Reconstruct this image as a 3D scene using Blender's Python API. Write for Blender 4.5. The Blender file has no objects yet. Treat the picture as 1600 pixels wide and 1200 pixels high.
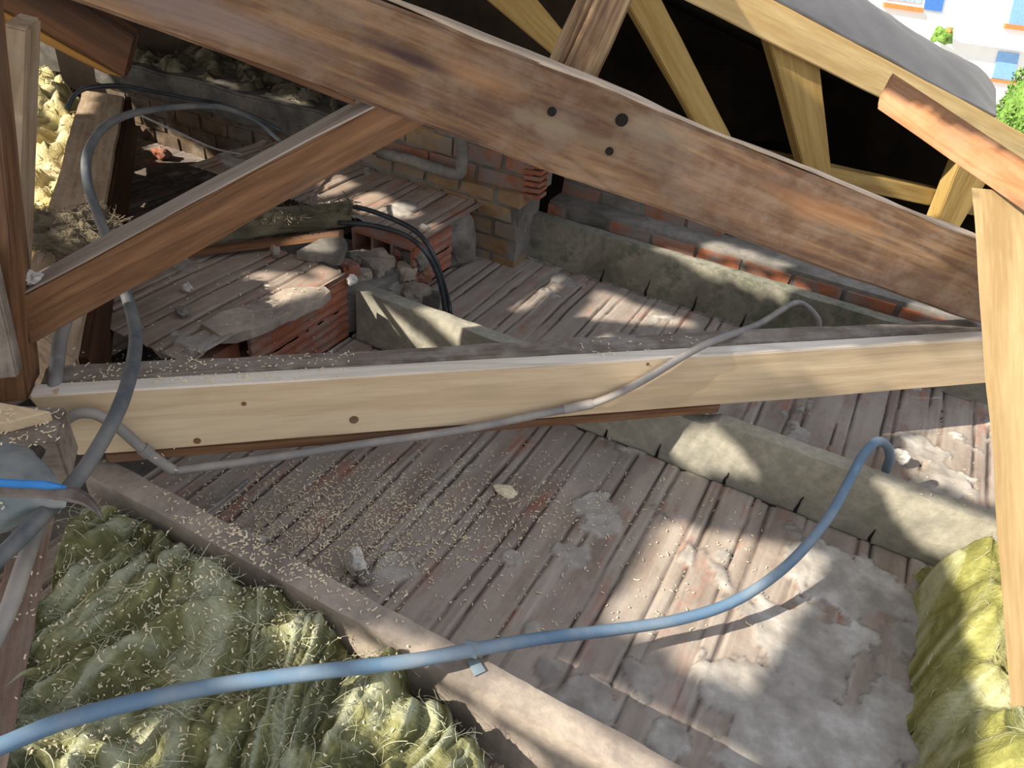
import bpy, bmesh, math, random
from mathutils import Vector, Matrix, noise
random.seed(7)
S = bpy.context.scene
COL = S.collection

# ------------------------------------------------------------------ camera
# world: X runs along the concrete joists, Y across them (away), Z up; floor of the bays = 0
F = 1199.17
AX = Vector((0.87723358, 0.33957429, -0.33933839))
AY = Vector((0.47125723, -0.47435761, 0.74357346))
AZ = Vector((0.09153068, -0.81220328, -0.57614926))
CAM = Vector((0, 0, 1.0))
cam = bpy.data.cameras.new('camera'); co = bpy.data.objects.new('camera', cam); COL.objects.link(co)
cam.sensor_width = 36; cam.lens = 36 * F / 1600; cam.clip_start = .02; cam.clip_end = 300
right = Vector((AX[0], AY[0], AZ[0])); up = -Vector((AX[1], AY[1], AZ[1])); back = -Vector((AX[2], AY[2], AZ[2]))
co.matrix_world = Matrix(((right[0], up[0], back[0], 0), (right[1], up[1], back[1], 0), (right[2], up[2], back[2], 1.0), (0, 0, 0, 1)))
S.camera = co

# ------------------------------------------------------------------ light and exposure
SUN = Vector((.8, 1.1, -1.0)).normalized()          # travel direction
S.view_settings.view_transform = 'Standard'; S.view_settings.look = 'None'
S.view_settings.gamma = 1; S.view_settings.use_curve_mapping = False
S.view_settings.exposure = 0.0
w = bpy.data.worlds.new('sky'); S.world = w; w.use_nodes = True
wn = w.node_tree.nodes; wl = w.node_tree.links; wn.clear()
wo = wn.new('ShaderNodeOutputWorld'); bg = wn.new('ShaderNodeBackground'); wl.new(bg.outputs[0], wo.inputs[0])
tc = wn.new('ShaderNodeTexCoord'); sx = wn.new('ShaderNodeSeparateXYZ'); rp = wn.new('ShaderNodeValToRGB')
wl.new(tc.outputs['Generated'], sx.inputs[0]); wl.new(sx.outputs['Z'], rp.inputs[0]); wl.new(rp.outputs[0], bg.inputs[0])
rp.color_ramp.elements[0].position = 0.0; rp.color_ramp.elements[0].color = (.98, .93, .86, 1)
rp.color_ramp.elements[1].position = .7; rp.color_ramp.elements[1].color = (.72, .79, .92, 1)
bg.inputs[1].default_value = 1.15
sl = bpy.data.lights.new('sun', 'SUN'); so = bpy.data.objects.new('sun', sl); COL.objects.link(so)
sl.energy = 9.0; sl.angle = math.radians(.55); sl.color = (1.0, .91, .76)
so.location = -SUN * 20; so.rotation_euler = SUN.to_track_quat('-Z', 'Y').to_euler()

# ------------------------------------------------------------------ geometry helpers: a picture point on a real plane
def ray(p):
    v = Vector((p[0] - 800, p[1] - 600, F)); return Vector((AX.dot(v), AY.dot(v), AZ.dot(v))) / F
def onp(p, o, n):
    d = ray(p); return CAM + d * ((Vector(o) - CAM).dot(n) / d.dot(n))
def pz(p, z): return onp(p, (0, 0, z), Vector((0, 0, 1)))
def py(p, y): return onp(p, (0, y, 0), Vector((0, 1, 0)))
def px(p, x): return onp(p, (x, 0, 0), Vector((1, 0, 0)))
def pd(p, dist): return CAM + ray(p) * dist
TA = pz((120, 713), .155); TB = pz((1540, 600), .155)
TD = (TB - TA).normalized(); TN = Vector((TD.y, -TD.x, 0))      # truss plane: along TD, normal TN towards the viewer
def pt(p, off=0.0): return onp(p, TA + TN * off, TN)
def ts(s, z, off=0.0): return Vector((TA.x, TA.y, 0)) + TD * s + TN * off + Vector((0, 0, z))

def fbm(v, sc=1.0, oct=4, seed=0):
    return noise.fractal(Vector((v[0] * sc + seed * 7.3, v[1] * sc - seed * 3.1, v[2] * sc + seed)), 1.0, 2.0, oct)

def tag(o, label=None, cat=None, group=None, kind=None):
    if label: o['label'] = label
    if cat: o['category'] = cat
    if group: o['group'] = group
    if kind: o['kind'] = kind
    return o
def link(name, me, mats, parent=None, mw=None):
    o = bpy.data.objects.new(name, me); COL.objects.link(o)
    for m in (mats if isinstance(mats, (list, tuple)) else [mats]): me.materials.append(m)
    if mw is not None: o.matrix_world = mw
    if parent is not None:
        o.parent = parent
        o.matrix_parent_inverse = parent.matrix_world.inverted() if parent.type != 'EMPTY' or True else Matrix()
    return o
def mesh_obj(name, verts, faces, mat, parent=None, smooth=False, mw=None):
    me = bpy.data.meshes.new(name); me.from_pydata([tuple(v) for v in verts], [], faces); me.update()
    bm = bmesh.new(); bm.from_mesh(me); bmesh.ops.recalc_face_normals(bm, faces=bm.faces[:]); bm.to_mesh(me); bm.free()
    if smooth: me.polygons.foreach_set('use_smooth', [True] * len(me.polygons))
    return link(name, me, mat, parent, mw)

def timber(name, tl, tr, br, bl, thick, mat, parent=None, rough=.0012, seed=None, nl=None, nh=5, bev=.003, ends=0.0):
    """a sawn timber: front face corners (start top, end top, end bottom, start bottom) and the thickness vector"""
    seed = random.random() * 50 if seed is None else seed
    tl, tr, br, bl, thick = [Vector(v) for v in (tl, tr, br, bl, thick)]
    xa = ((tr + br) - (tl + bl)).normalized(); L = ((tr + br) - (tl + bl)).length / 2
    ya = thick.normalized(); ya = (ya - xa * ya.dot(xa)).normalized(); za = xa.cross(ya)
    org = (tl + tr + br + bl) / 4 + thick / 2
    M = Matrix.Translation(org) @ Matrix((xa, ya, za)).transposed().to_4x4(); Mi = M.inverted()
    nl = nl or max(4, int(L / .03)); nt = 2
    bm = bmesh.new(); ring = []
    for i in range(nl + 1):
        u = i / nl
        t = tl.lerp(tr, u); b = bl.lerp(br, u); r = []
        for j in range(nh + 1): r.append(t.lerp(b, j / nh))
        for k in range(1, nt): r.append(b + thick * (k / nt))
        for j in range(nh + 1): r.append(b.lerp(t, j / nh) + thick)
        for k in range(1, nt): r.append(t + thick * (1 - k / nt))
        vs = []
        for v in r:
            q = Mi @ v
            nn = Vector((fbm((q.x * 5, q.y * 20, q.z * 20), 1, 3, seed), fbm((q.x * 5, q.y * 20, q.z * 20), 1, 3, seed + 9), fbm((q.x * 5, q.y * 20, q.z * 20), 1, 3, seed + 17)))
            q += Vector((0, nn.y * rough, nn.z * rough * 1.6))
            if ends and i in (0, nl): q.x += nn.x * ends
            vs.append(bm.verts.new(q))
        ring.append(vs)
    m = len(ring[0])
    for i in range(nl):
        for j in range(m): bm.faces.new((ring[i][j], ring[i][(j + 1) % m], ring[i + 1][(j + 1) % m], ring[i + 1][j]))
    bm.faces.new(ring[0][::-1]); bm.faces.new(ring[-1])
    bmesh.ops.recalc_face_normals(bm, faces=bm.faces[:])
    cor = (0, nh, nh + nt, 2 * nh + nt)
    es = []
    for i in range(nl):
        for c_ in cor:
            e = bm.edges.get((ring[i][c_], ring[i + 1][c_]))
            if e: es.append(e)
    for rr in (ring[0], ring[-1]):
        for j in range(m):
            e = bm.edges.get((rr[j], rr[(j + 1) % m]))
            if e: es.append(e)
    if bev: bmesh.ops.bevel(bm, geom=es, offset=bev, segments=2, affect='EDGES', clamp_overlap=True)
    me = bpy.data.meshes.new(name); bm.to_mesh(me); bm.free()
    for p in me.polygons: p.use_smooth = False
    return link(name, me, mat, parent, M)

def prism(name, poly, thick, mat, parent=None, jit=0.0, bev=.002):
    """solid from a planar polygon of 3D points extruded by thick, jagged by jit"""
    poly = [Vector(p) for p in poly]; thick = Vector(thick)
    pts = []
    for i, p in enumerate(poly):
        q = poly[(i + 1) % len(poly)]; n = max(1, int((q - p).length / .02)) if jit else 1
        for k in range(n):
            r = p.lerp(q, k / n)
            if jit: r = r + noise.noise_vector(r * 60) * jit
            pts.append(r)
    c = sum(pts, Vector()) / len(pts)
    bm = bmesh.new()
    a = [bm.verts.new(p - c) for p in pts]; b = [bm.verts.new(p + thick - c) for p in pts]
    n = len(pts); bm.faces.new(a); bm.faces.new(b[::-1])
    for i in range(n): bm.faces.new((a[i], b[i], b[(i + 1) % n], a[(i + 1) % n]))
    bmesh.ops.recalc_face_normals(bm, faces=bm.faces[:])
    if bev: bmesh.ops.bevel(bm, geom=[e for e in bm.edges if len(e.link_faces) == 2 and e.calc_face_angle(0) > .7], offset=bev, segments=1, affect='EDGES', clamp_overlap=True)
    me = bpy.data.meshes.new(name); bm.to_mesh(me); bm.free()
    return link(name, me, mat, parent, Matrix.Translation(c))

def smooth_path(pts, n=10):
    out = []; P = [Vector(p) for p in pts]; P = [P[0] * 2 - P[1]] + P + [P[-1] * 2 - P[-2]]
    for i in range(1, len(P) - 2):
        p0, p1, p2, p3 = P[i - 1:i + 3]
        for k in range(n):
            t = k / n
            out.append(.5 * ((2 * p1) + (p2 - p0) * t + (2 * p0 - 5 * p1 + 4 * p2 - p3) * t * t + (3 * p1 - p0 - 3 * p2 + p3) * t ** 3))
    out.append(P[-2]); return out
def tube_geo(path, r, seg=12, wob=0.0):
    V = []; Fc = []; up = Vector((0, 0, 1)); prev = None
    for i, p in enumerate(path):
        t = (path[min(i + 1, len(path) - 1)] - path[max(i - 1, 0)]).normalized()
        if prev is None: a = t.cross(up); a = a.normalized() if a.length > .05 else t.cross(Vector((1, 0, 0))).normalized()
        else: a = (prev - t * prev.dot(t)).normalized()
        prev = a; b = t.cross(a)
        rr = r[i] if isinstance(r, list) else r
        if wob: rr *= 1 + wob * noise.noise(p * 40)
        for k in range(seg):
            an = 2 * math.pi * k / seg; V.append(p + a * math.cos(an) * rr + b * math.sin(an) * rr)
    for i in range(len(path) - 1):
        for k in range(seg):
            Fc.append((i * seg + k, i * seg + (k + 1) % seg, (i + 1) * seg + (k + 1) % seg, (i + 1) * seg + k))
    Fc.append(tuple(range(seg))[::-1]); Fc.append(tuple(range((len(path) - 1) * seg, len(path) * seg)))
    return V, Fc
def cable(name, pts, r, mat, parent=None, n=10, seg=12, straight=False, wob=.03):
    path = [Vector(p) for p in pts] if straight else smooth_path(pts, n)
    V, Fc = tube_geo(path, r, seg, wob)
    o = mesh_obj(name, V, Fc, mat, parent, smooth=True); return o
def lump(name, c, size, mat, parent=None, sub=3, amp=.35, seed=0, rot=0, flat=0):
    bm = bmesh.new(); bmesh.ops.create_icosphere(bm, subdivisions=sub, radius=1)
    for v in bm.verts:
        d = v.co.copy(); q = 1 + amp * fbm(d, 1.1, 4, seed) + amp * .4 * abs(noise.noise(d * 3 + Vector((seed, 0, 0))))
        v.co = d * q
        if flat: v.co = Vector([max(-flat, min(flat, x)) for x in v.co])
    me = bpy.data.meshes.new(name)
    for v in bm.verts: v.co = Vector((v.co.x * size[0], v.co.y * size[1], v.co.z * size[2]))
    bm.to_mesh(me); bm.free()
    return link(name, me, mat, parent, Matrix.Translation(Vector(c)) @ Matrix.Rotation(rot, 4, 'Z'))
def empty(name, loc, label=None, cat=None, group=None):
    o = bpy.data.objects.new(name, None); COL.objects.link(o); o.location = loc; o.empty_display_size = .05
    o.matrix_world = Matrix.Translation(Vector(loc)); return tag(o, label, cat, group)

# ------------------------------------------------------------------ materials
class N:
    def __init__(s, name, rough=.8, spec=.3):
        s.m = bpy.data.materials.new(name); s.m.use_nodes = True; s.t = s.m.node_tree; s.b = s.t.nodes['Principled BSDF']
        s.b.inputs['Roughness'].default_value = rough; s.b.inputs['Specular IOR Level'].default_value = spec
        s.co = s.t.nodes.new('ShaderNodeTexCoord')
        s.oi = s.t.nodes.new('ShaderNodeObjectInfo')
    def l(s, a, b): s.t.links.new(a, b)
    def map(s, scale=(1, 1, 1), rnd=True, src=None):
        mp = s.t.nodes.new('ShaderNodeMapping'); mp.inputs['Scale'].default_value = scale
        if src is None:
            ad = s.t.nodes.new('ShaderNodeVectorMath'); ad.operation = 'ADD'
            s.l(s.co.outputs['Object'], ad.inputs[0])
            if rnd:
                mu = s.t.nodes.new('ShaderNodeMath'); mu.operation = 'MULTIPLY'; mu.inputs[1].default_value = 11.0
                s.l(s.oi.outputs['Random'], mu.inputs[0]); s.l(mu.outputs[0], ad.inputs[1])
            src = ad.outputs[0]
        s.l(src, mp.inputs[0]); return mp.outputs[0]
    def noise(s, vec, scale=5, det=5, rough=.55, dist=0):
        n = s.t.nodes.new('ShaderNodeTexNoise'); n.inputs['Scale'].default_value = scale; n.inputs['Detail'].default_value = det
        n.inputs['Roughness'].default_value = rough; n.inputs['Distortion'].default_value = dist; s.l(vec, n.inputs['Vector']); return n.outputs['Fac']
    def voro(s, vec, scale=5, feat='F1'):
        n = s.t.nodes.new('ShaderNodeTexVoronoi'); n.feature = feat; n.inputs['Scale'].default_value = scale; s.l(vec, n.inputs['Vector']); return n.outputs['Distance']
    def ramp(s, fac, stops):
        r = s.t.nodes.new('ShaderNodeValToRGB'); e = r.color_ramp.elements
        while len(e) < len(stops): e.new(.5)
        for x, (p, c) in zip(e, stops):
            x.position = p; x.color = (*c, 1) if not isinstance(c, (int, float)) else (c, c, c, 1)
        s.l(fac, r.inputs[0]); return r.outputs[0]
    def mix(s, fac, a, b, mode='MIX'):
        m = s.t.nodes.new('ShaderNodeMix'); m.data_type = 'RGBA'; m.blend_type = mode
        for v, i in ((fac, 0), (a, 6), (b, 7)):
            if isinstance(v, (int, float)): m.inputs[i].default_value = v
            elif isinstance(v, tuple): m.inputs[i].default_value = (*v, 1)
            else: s.l(v, m.inputs[i])
        return m.outputs[2]
    def math(s, op, a, b=0.0):
        m = s.t.nodes.new('ShaderNodeMath'); m.operation = op
        for v, i in ((a, 0), (b, 1)):
            if isinstance(v, (int, float)): m.inputs[i].default_value = v
            else: s.l(v, m.inputs[i])
        return m.outputs[0]
    def bump(s, h, st=.3, dist=.003):
        b = s.t.nodes.new('ShaderNodeBump'); b.inputs['Strength'].default_value = st; b.inputs['Distance'].default_value = dist
        s.l(h, b.inputs['Height']); s.l(b.outputs[0], s.b.inputs['Normal'])
    def col(s, c): s.l(c, s.b.inputs['Base Color']); return s.m

def wood(name, light, mid, dark, stain=None, stain_amt=.5, knot=(.09, .045, .02), rough=.75, grain=1.0, dust=None, dust_amt=.5, knots=True, wave=.28, fig=.35, con=1.0):
    n = N(name, rough)
    warp = n.noise(n.map((1.1, 16, 16)), 1.6, 3, .5)
    wv = n.t.nodes.new('ShaderNodeTexWave'); wv.wave_type = 'BANDS'; wv.bands_direction = 'Z'
    wv.inputs['Scale'].default_value = 9 * grain; wv.inputs['Distortion'].default_value = 5; wv.inputs['Detail'].default_value = 3; wv.inputs['Detail Scale'].default_value = .8
    n.l(n.map((.14, 1.4, 1.4)), wv.inputs['Vector'])
    g = n.noise(n.map((4, 60, 60)), 2.2, 5, .6, .2)
    big = n.noise(n.map((.9, 4, 4)), 2.6, 4, .55)
    base = n.ramp(n.math('ADD', n.math('MULTIPLY', warp, .55), n.math('MULTIPLY', g, .45)), [(.5 - .11 * con, dark), (.5, mid), (.5 + .11 * con, light)])
    cont = n.math('FRACT', n.math('MULTIPLY', n.noise(n.map((.45, 5, 5)), 1.3, 2, .4, .3), 16.0))
    base = n.mix(n.math('MULTIPLY', n.ramp(cont, [(.0, .2), (.72, 0.0), (.92, 1.0), (1.0, .2)]), fig), base, tuple(x * .45 for x in dark))
    base = n.mix(n.math('MULTIPLY', wv.outputs['Fac'], wave), base, tuple(x * .6 for x in mid))
    if stain: base = n.mix(n.math('MULTIPLY', n.ramp(big, [(.46, 0.0), (.58, 1.0)]), stain_amt), base, stain)
    if knots:
        k = n.voro(n.map((3.4, 9, 9)), 1.0)
        base = n.mix(n.ramp(k, [(.07, .9), (.12, 0.0)]), base, knot)
        base = n.mix(n.ramp(k, [(.12, .35), (.26, 0.0)]), base, tuple(x * .55 for x in mid))
    if dust: base = n.mix(n.math('MULTIPLY', n.ramp(n.noise(n.map((6, 8, 8)), 3, 5, .65), [(.42, 0.0), (.62, 1.0)]), dust_amt), base, dust)
    n.bump(n.math('ADD', n.math('MULTIPLY', g, .7), n.math('MULTIPLY', wv.outputs['Fac'], .3)), .35, .002)
    return n.col(base)
M_new = wood('fresh_pine', (.76, .62, .43), (.70, .55, .37), (.62, .47, .30), rough=.6, knot=(.38, .21, .10), grain=.6, wave=.10, fig=.12)
M_newy = wood('yellow_pine', (.72, .55, .28), (.64, .46, .21), (.56, .38, .16), rough=.6, knot=(.32, .17, .06), grain=.7, wave=.10, fig=.12)
M_grey = wood('grey_weathered_pine', (.30, .25, .21), (.22, .18, .15), (.14, .11, .09), dust=(.40, .36, .32), dust_amt=.5)
M_raft = wood('old_brown_pine', (.43, .27, .155), (.31, .18, .095), (.17, .095, .055), stain=(.10, .055, .042), stain_amt=.6, dust=(.34, .27, .215), dust_amt=.32, wave=.35, fig=.55, con=.8)
M_brown = wood('reddish_brown_pine', (.27, .14, .07), (.19, .095, .045), (.11, .05, .025), stain=(.24, .175, .14), stain_amt=.3)
M_post = wood('pale_weathered_pine', (.50, .38, .26), (.40, .29, .19), (.29, .20, .12), dust=(.5, .42, .33), dust_amt=.4)
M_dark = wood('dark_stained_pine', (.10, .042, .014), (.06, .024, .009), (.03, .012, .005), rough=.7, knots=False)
M_amber = wood('amber_pine', (.36, .20, .05), (.28, .14, .03), (.18, .08, .02))
M_orange = wood('orange_pine', (.42, .21, .095), (.36, .165, .07), (.28, .115, .045), dust=(.45, .31, .21), dust_amt=.25)
M_dustg = wood('dusty_grey_face', (.40, .345, .30), (.33, .28, .24), (.24, .195, .165), knots=False, wave=.1)
M_pale = wood('skylit_pale_pine', (.86, .80, .72), (.80, .73, .64), (.70, .62, .52), knots=False, wave=.05)
M_pale2 = wood('pale_lit_edge', (.62, .53, .44), (.50, .40, .31), (.30, .21, .14), knots=False)
M_rp = wood('lit_yellow_pine', (.42, .305, .155), (.37, .26, .125), (.31, .205, .09), rough=.65, knot=(.26, .13, .05), grain=.7, wave=.10, fig=.12)
M_gbrown = wood('grey_brown_pine', (.24, .165, .13), (.18, .12, .092), (.12, .075, .055), dust=(.28, .235, .20), dust_amt=.4)
M_strut = wood('shaded_amber_pine', (.46, .32, .12), (.40, .27, .09), (.33, .20, .06), rough=.65, knot=(.2, .1, .04), grain=.7, wave=.10, fig=.12)  # yellow pine darkened to stand for roof shade, a little more amber
M_round = wood('cracked_old_pine', (.62, .46, .28), (.34, .22, .13), (.13, .08, .05), rough=.8, grain=2)

def concrete(name, c1, c2, c3, moss=0.0, rough=.9):
    n = N(name, rough)
    a = n.noise(n.map((1, 1, 1)), 7, 8, .62, .3); b = n.noise(n.map((1, 1, 1)), 60, 4, .6)
    col = n.ramp(a, [(.34, c3), (.5, c2), (.66, c1)])
    col = n.mix(n.math('MULTIPLY', n.ramp(b, [(.4, 1.0), (.6, 0.0)]), .3), col, tuple(x * .55 for x in c2))
    if moss: col = n.mix(n.math('MULTIPLY', n.ramp(n.noise(n.map((1, 1, 1)), 14, 6, .7), [(.5, 0.0), (.6, 1.0)]), moss), col, (.10, .12, .08))
    n.bump(n.math('ADD', n.math('MULTIPLY', a, .6), n.math('MULTIPLY', b, .4)), .6, .006)
    return n.col(col)
M_conc = concrete('old_concrete', (.46, .43, .35), (.36, .34, .28), (.22, .21, .18), .25)
M_concm = concrete('mossy_concrete', (.33, .31, .25), (.25, .235, .19), (.12, .115, .09), .75)
M_conca = concrete('dusty_brown_concrete', (.47, .40, .33), (.33, .28, .24), (.18, .15, .13))
M_mortar = concrete('grey_mortar', (.31, .285, .255), (.21, .195, .175), (.10, .09, .08))
M_band = concrete('dark_concrete_band', (.18, .16, .14), (.11, .10, .09), (.045, .04, .035))

def floor_mat(name, tint=(1, 1, 1)):
    n = N(name, .88)
    at = n.t.nodes.new('ShaderNodeAttribute'); at.attribute_name = 'mortar'
    gr = n.t.nodes.new('ShaderNodeAttribute'); gr.attribute_name = 'joint'
    st = n.noise(n.map((9, 1.2, 1)), 2.5, 4, .6); fine = n.noise(n.map((1, 1, 1)), 45, 5, .65); big = n.noise(n.map((1, 1, 1)), 4.5, 5, .6)
    c = n.ramp(st, [(.36, (.245 * tint[0], .19 * tint[1], .155 * tint[2])), (.5, (.335 * tint[0], .277 * tint[1], .232 * tint[2])), (.64, (.42 * tint[0], .36 * tint[1], .31 * tint[2]))])
    c = n.mix(n.math('MULTIPLY', n.ramp(n.noise(n.map((5, 1.6, 1)), 5, 4, .6), [(.56, 0.0), (.68, 1.0)]), .6), c, (.36, .12, .07))
    c = n.mix(n.math('MULTIPLY', n.ramp(big, [(.42, 0.0), (.62, 1.0)]), .5), c, (.33, .29, .26))
    c = n.mix(n.math('MULTIPLY', n.ramp(fine, [(.5, 0.0), (.7, 1.0)]), .35), c, (.42, .37, .33))
    mc = n.ramp(n.noise(n.map((1, 1, 1)), 12, 6, .65), [(.38, (.27, .245, .22)), (.54, (.40, .37, .335)), (.68, (.57, .545, .515))])
    rd = n.t.nodes.new('ShaderNodeAttribute'); rd.attribute_name = 'ridge'
    c = n.mix(n.math('MULTIPLY', rd.outputs['Fac'], .6), c, (.52, .47, .42))
    c = n.mix(at.outputs['Fac'], c, mc)
    c = n.mix(gr.outputs['Fac'], c, (.035, .025, .02))
    n.bump(fine, .45, .003)
    return n.col(c)
M_floor = floor_mat('dusty_terracotta_tiles'); M_darkf = floor_mat('shaded_tiles', (.30, .28, .27)); M_ledge = floor_mat('terracotta_slab_tiles', (1.0, .92, .86))

def brick_mat(name, c1=(.36, .13, .07), c2=(.25, .085, .05), smear=.6):
    n = N(name, .85)
    a = n.noise(n.map((1, 1, 1)), 18, 5, .6)
    c = n.ramp(a, [(.35, c2), (.62, c1)])
    c = n.mix(n.math('MULTIPLY', n.ramp(n.noise(n.map((1, 1, 1)), 11, 6, .68), [(.44, 0.0), (.60, 1.0)]), smear), c, (.24, .215, .195))
    n.bump(a, .4, .003); return n.col(c)
M_red = brick_mat('red_hollow_brick'); M_red2 = brick_mat('orange_brick', (.42, .15, .07), (.26, .10, .055), .9); M_yel_shade = brick_mat('shaded_yellow_brick', (.13, .085, .05), (.07, .05, .035), .4); M_yel = brick_mat('yellow_brick', (.36, .235, .12), (.24, .15, .08), .75)

def wool_mat(name, hi=(.62, .60, .20), lo=(.16, .16, .055), pale=(.56, .62, .44)):
    n = N(name, .95, .1)
    wv = n.noise(n.map((1, 1, 1)), 9, 7, .62, 2.0); b = n.noise(n.map((1, 1, 1)), 5, 5, .6, 1.2); f = n.noise(n.map((1, 2.5, 1)), 70, 4, .6, 1.5)
    c = n.ramp(wv, [(.33, lo), (.52, tuple((x + y) / 2 for x, y in zip(hi, lo))), (.68, hi)])
    c = n.mix(n.math('MULTIPLY', n.ramp(b, [(.5, 0.0), (.66, 1.0)]), .7), c, pale)
    c = n.mix(n.math('MULTIPLY', n.ramp(f, [(.35, 1.0), (.55, 0.0)]), .35), c, lo)
    fa_ = n.t.nodes.new('ShaderNodeAttribute'); fa_.attribute_name = 'fibre'
    c = n.mix(n.ramp(fa_.outputs['Fac'], [(.2, .75), (.46, 0.0)]), c, lo)
    c = n.mix(n.ramp(fa_.outputs['Fac'], [(.60, 0.0), (.9, .55)]), c, pale)  # troughs darkened as crevices, raised streaks paled as highlights, all in colour
    n.bump(n.math('ADD', f, wv), .7, .006); return n.col(c)
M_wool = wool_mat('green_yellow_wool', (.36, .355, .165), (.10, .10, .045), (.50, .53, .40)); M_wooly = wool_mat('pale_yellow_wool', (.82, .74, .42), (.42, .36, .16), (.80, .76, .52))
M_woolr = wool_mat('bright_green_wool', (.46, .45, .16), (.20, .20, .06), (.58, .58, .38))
M_woold = wool_mat('dark_wool', (.22, .19, .13), (.05, .045, .03), (.26, .23, .18)); M_woolg = wool_mat('dusty_grey_wool', (.36, .31, .23), (.12, .10, .07), (.42, .37, .30))  # first one has darker brown tones than the other wools

def plain(name, c, rough=.6, metal=0, var=.25, sc=12, spec=.4, bump=.15):
    n = N(name, rough, spec); n.b.inputs['Metallic'].default_value = metal
    a = n.noise(n.map((1, 1, 1)), sc, 5, .6)
    cc = n.ramp(a, [(.35, tuple(x * (1 - var) for x in c)), (.65, tuple(min(1, x * (1 + var)) for x in c))])
    n.bump(a, bump, .002); return n.col(cc)
def dusty(name, c, dust, amt=.6, rough=.5):
    n = N(name, rough, .4); a = n.noise(n.map((1, 1, 1)), 9, 6, .65)
    cc = n.mix(n.math('MULTIPLY', n.ramp(a, [(.42, 0.0), (.62, 1.0)]), amt), c, dust); n.bump(a, .15, .002); return n.col(cc)
M_blue = dusty('blue_conduit', (.12, .205, .31), (.30, .33, .35), .5)
M_gcab = dusty('grey_conduit', (.085, .10, .115), (.25, .235, .215), .6)
M_gthin = dusty('light_grey_conduit', (.22, .21, .21), (.42, .38, .34), .6)
M_black = dusty('black_cable', (.022, .028, .035), (.10, .11, .12), .4, .35)
M_bluep = plain('blue_paint', (.03, .22, .60), .35, 0, .12)
M_steel = plain('dull_steel', (.16, .14, .13), .4, .7, .35, 30)
M_felt = N('grey_roof_felt', .42, .7); _a = M_felt.noise(M_felt.map((1, 1, 1)), 6, 5, .6)
M_felt.bump(_a, .3, .01); M_felt = M_felt.col(M_felt.ramp(_a, [(.35, (.055, .05, .048)), (.65, (.095, .09, .088))]))
M_under = plain('shaded_roof_underside', (.035, .022, .014), .9, 0, .5, 5)
M_sheet = dusty('grey_blue_plastic', (.17, .21, .23), (.38, .37, .35), .6, .55)
M_hole = plain('dark_hole', (.012, .009, .008), .95)
M_bolt = plain('rusty_bolt', (.06, .05, .045), .6, .4)
M_shav = plain('wood_shaving', (.80, .70, .50), .7, 0, .2)
M_render = plain('white_render', (.80, .82, .84), .9, 0, .03, 2)
M_shut = plain('blue_shutter', (.06, .19, .55), .6, 0, .08); M_shut2 = plain('light_blue_shutter', (.22, .42, .75), .6, 0, .08)
M_terra = plain('terracotta_sill', (.72, .22, .07), .7, 0, .1); M_pane = plain('window_glass', (.35, .45, .55), .15, 0, .2)
M_leaf = plain('hedge_green', (.13, .25, .04), .7, 0, .5, 20); M_ground = plain('distant_paving', (.5, .47, .42), .9, 0, .1)
M_tape = plain('blue_grey_tape', (.19, .25, .29), .5); M_white = plain('white_plaster', (.62, .60, .57), .8)
M_fib = plain('pale_glass_fibre', (.50, .52, .36), .8)
M_moss = dusty('mossy_bark', (.075, .07, .045), (.30, .26, .17), .5, .95)

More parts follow.
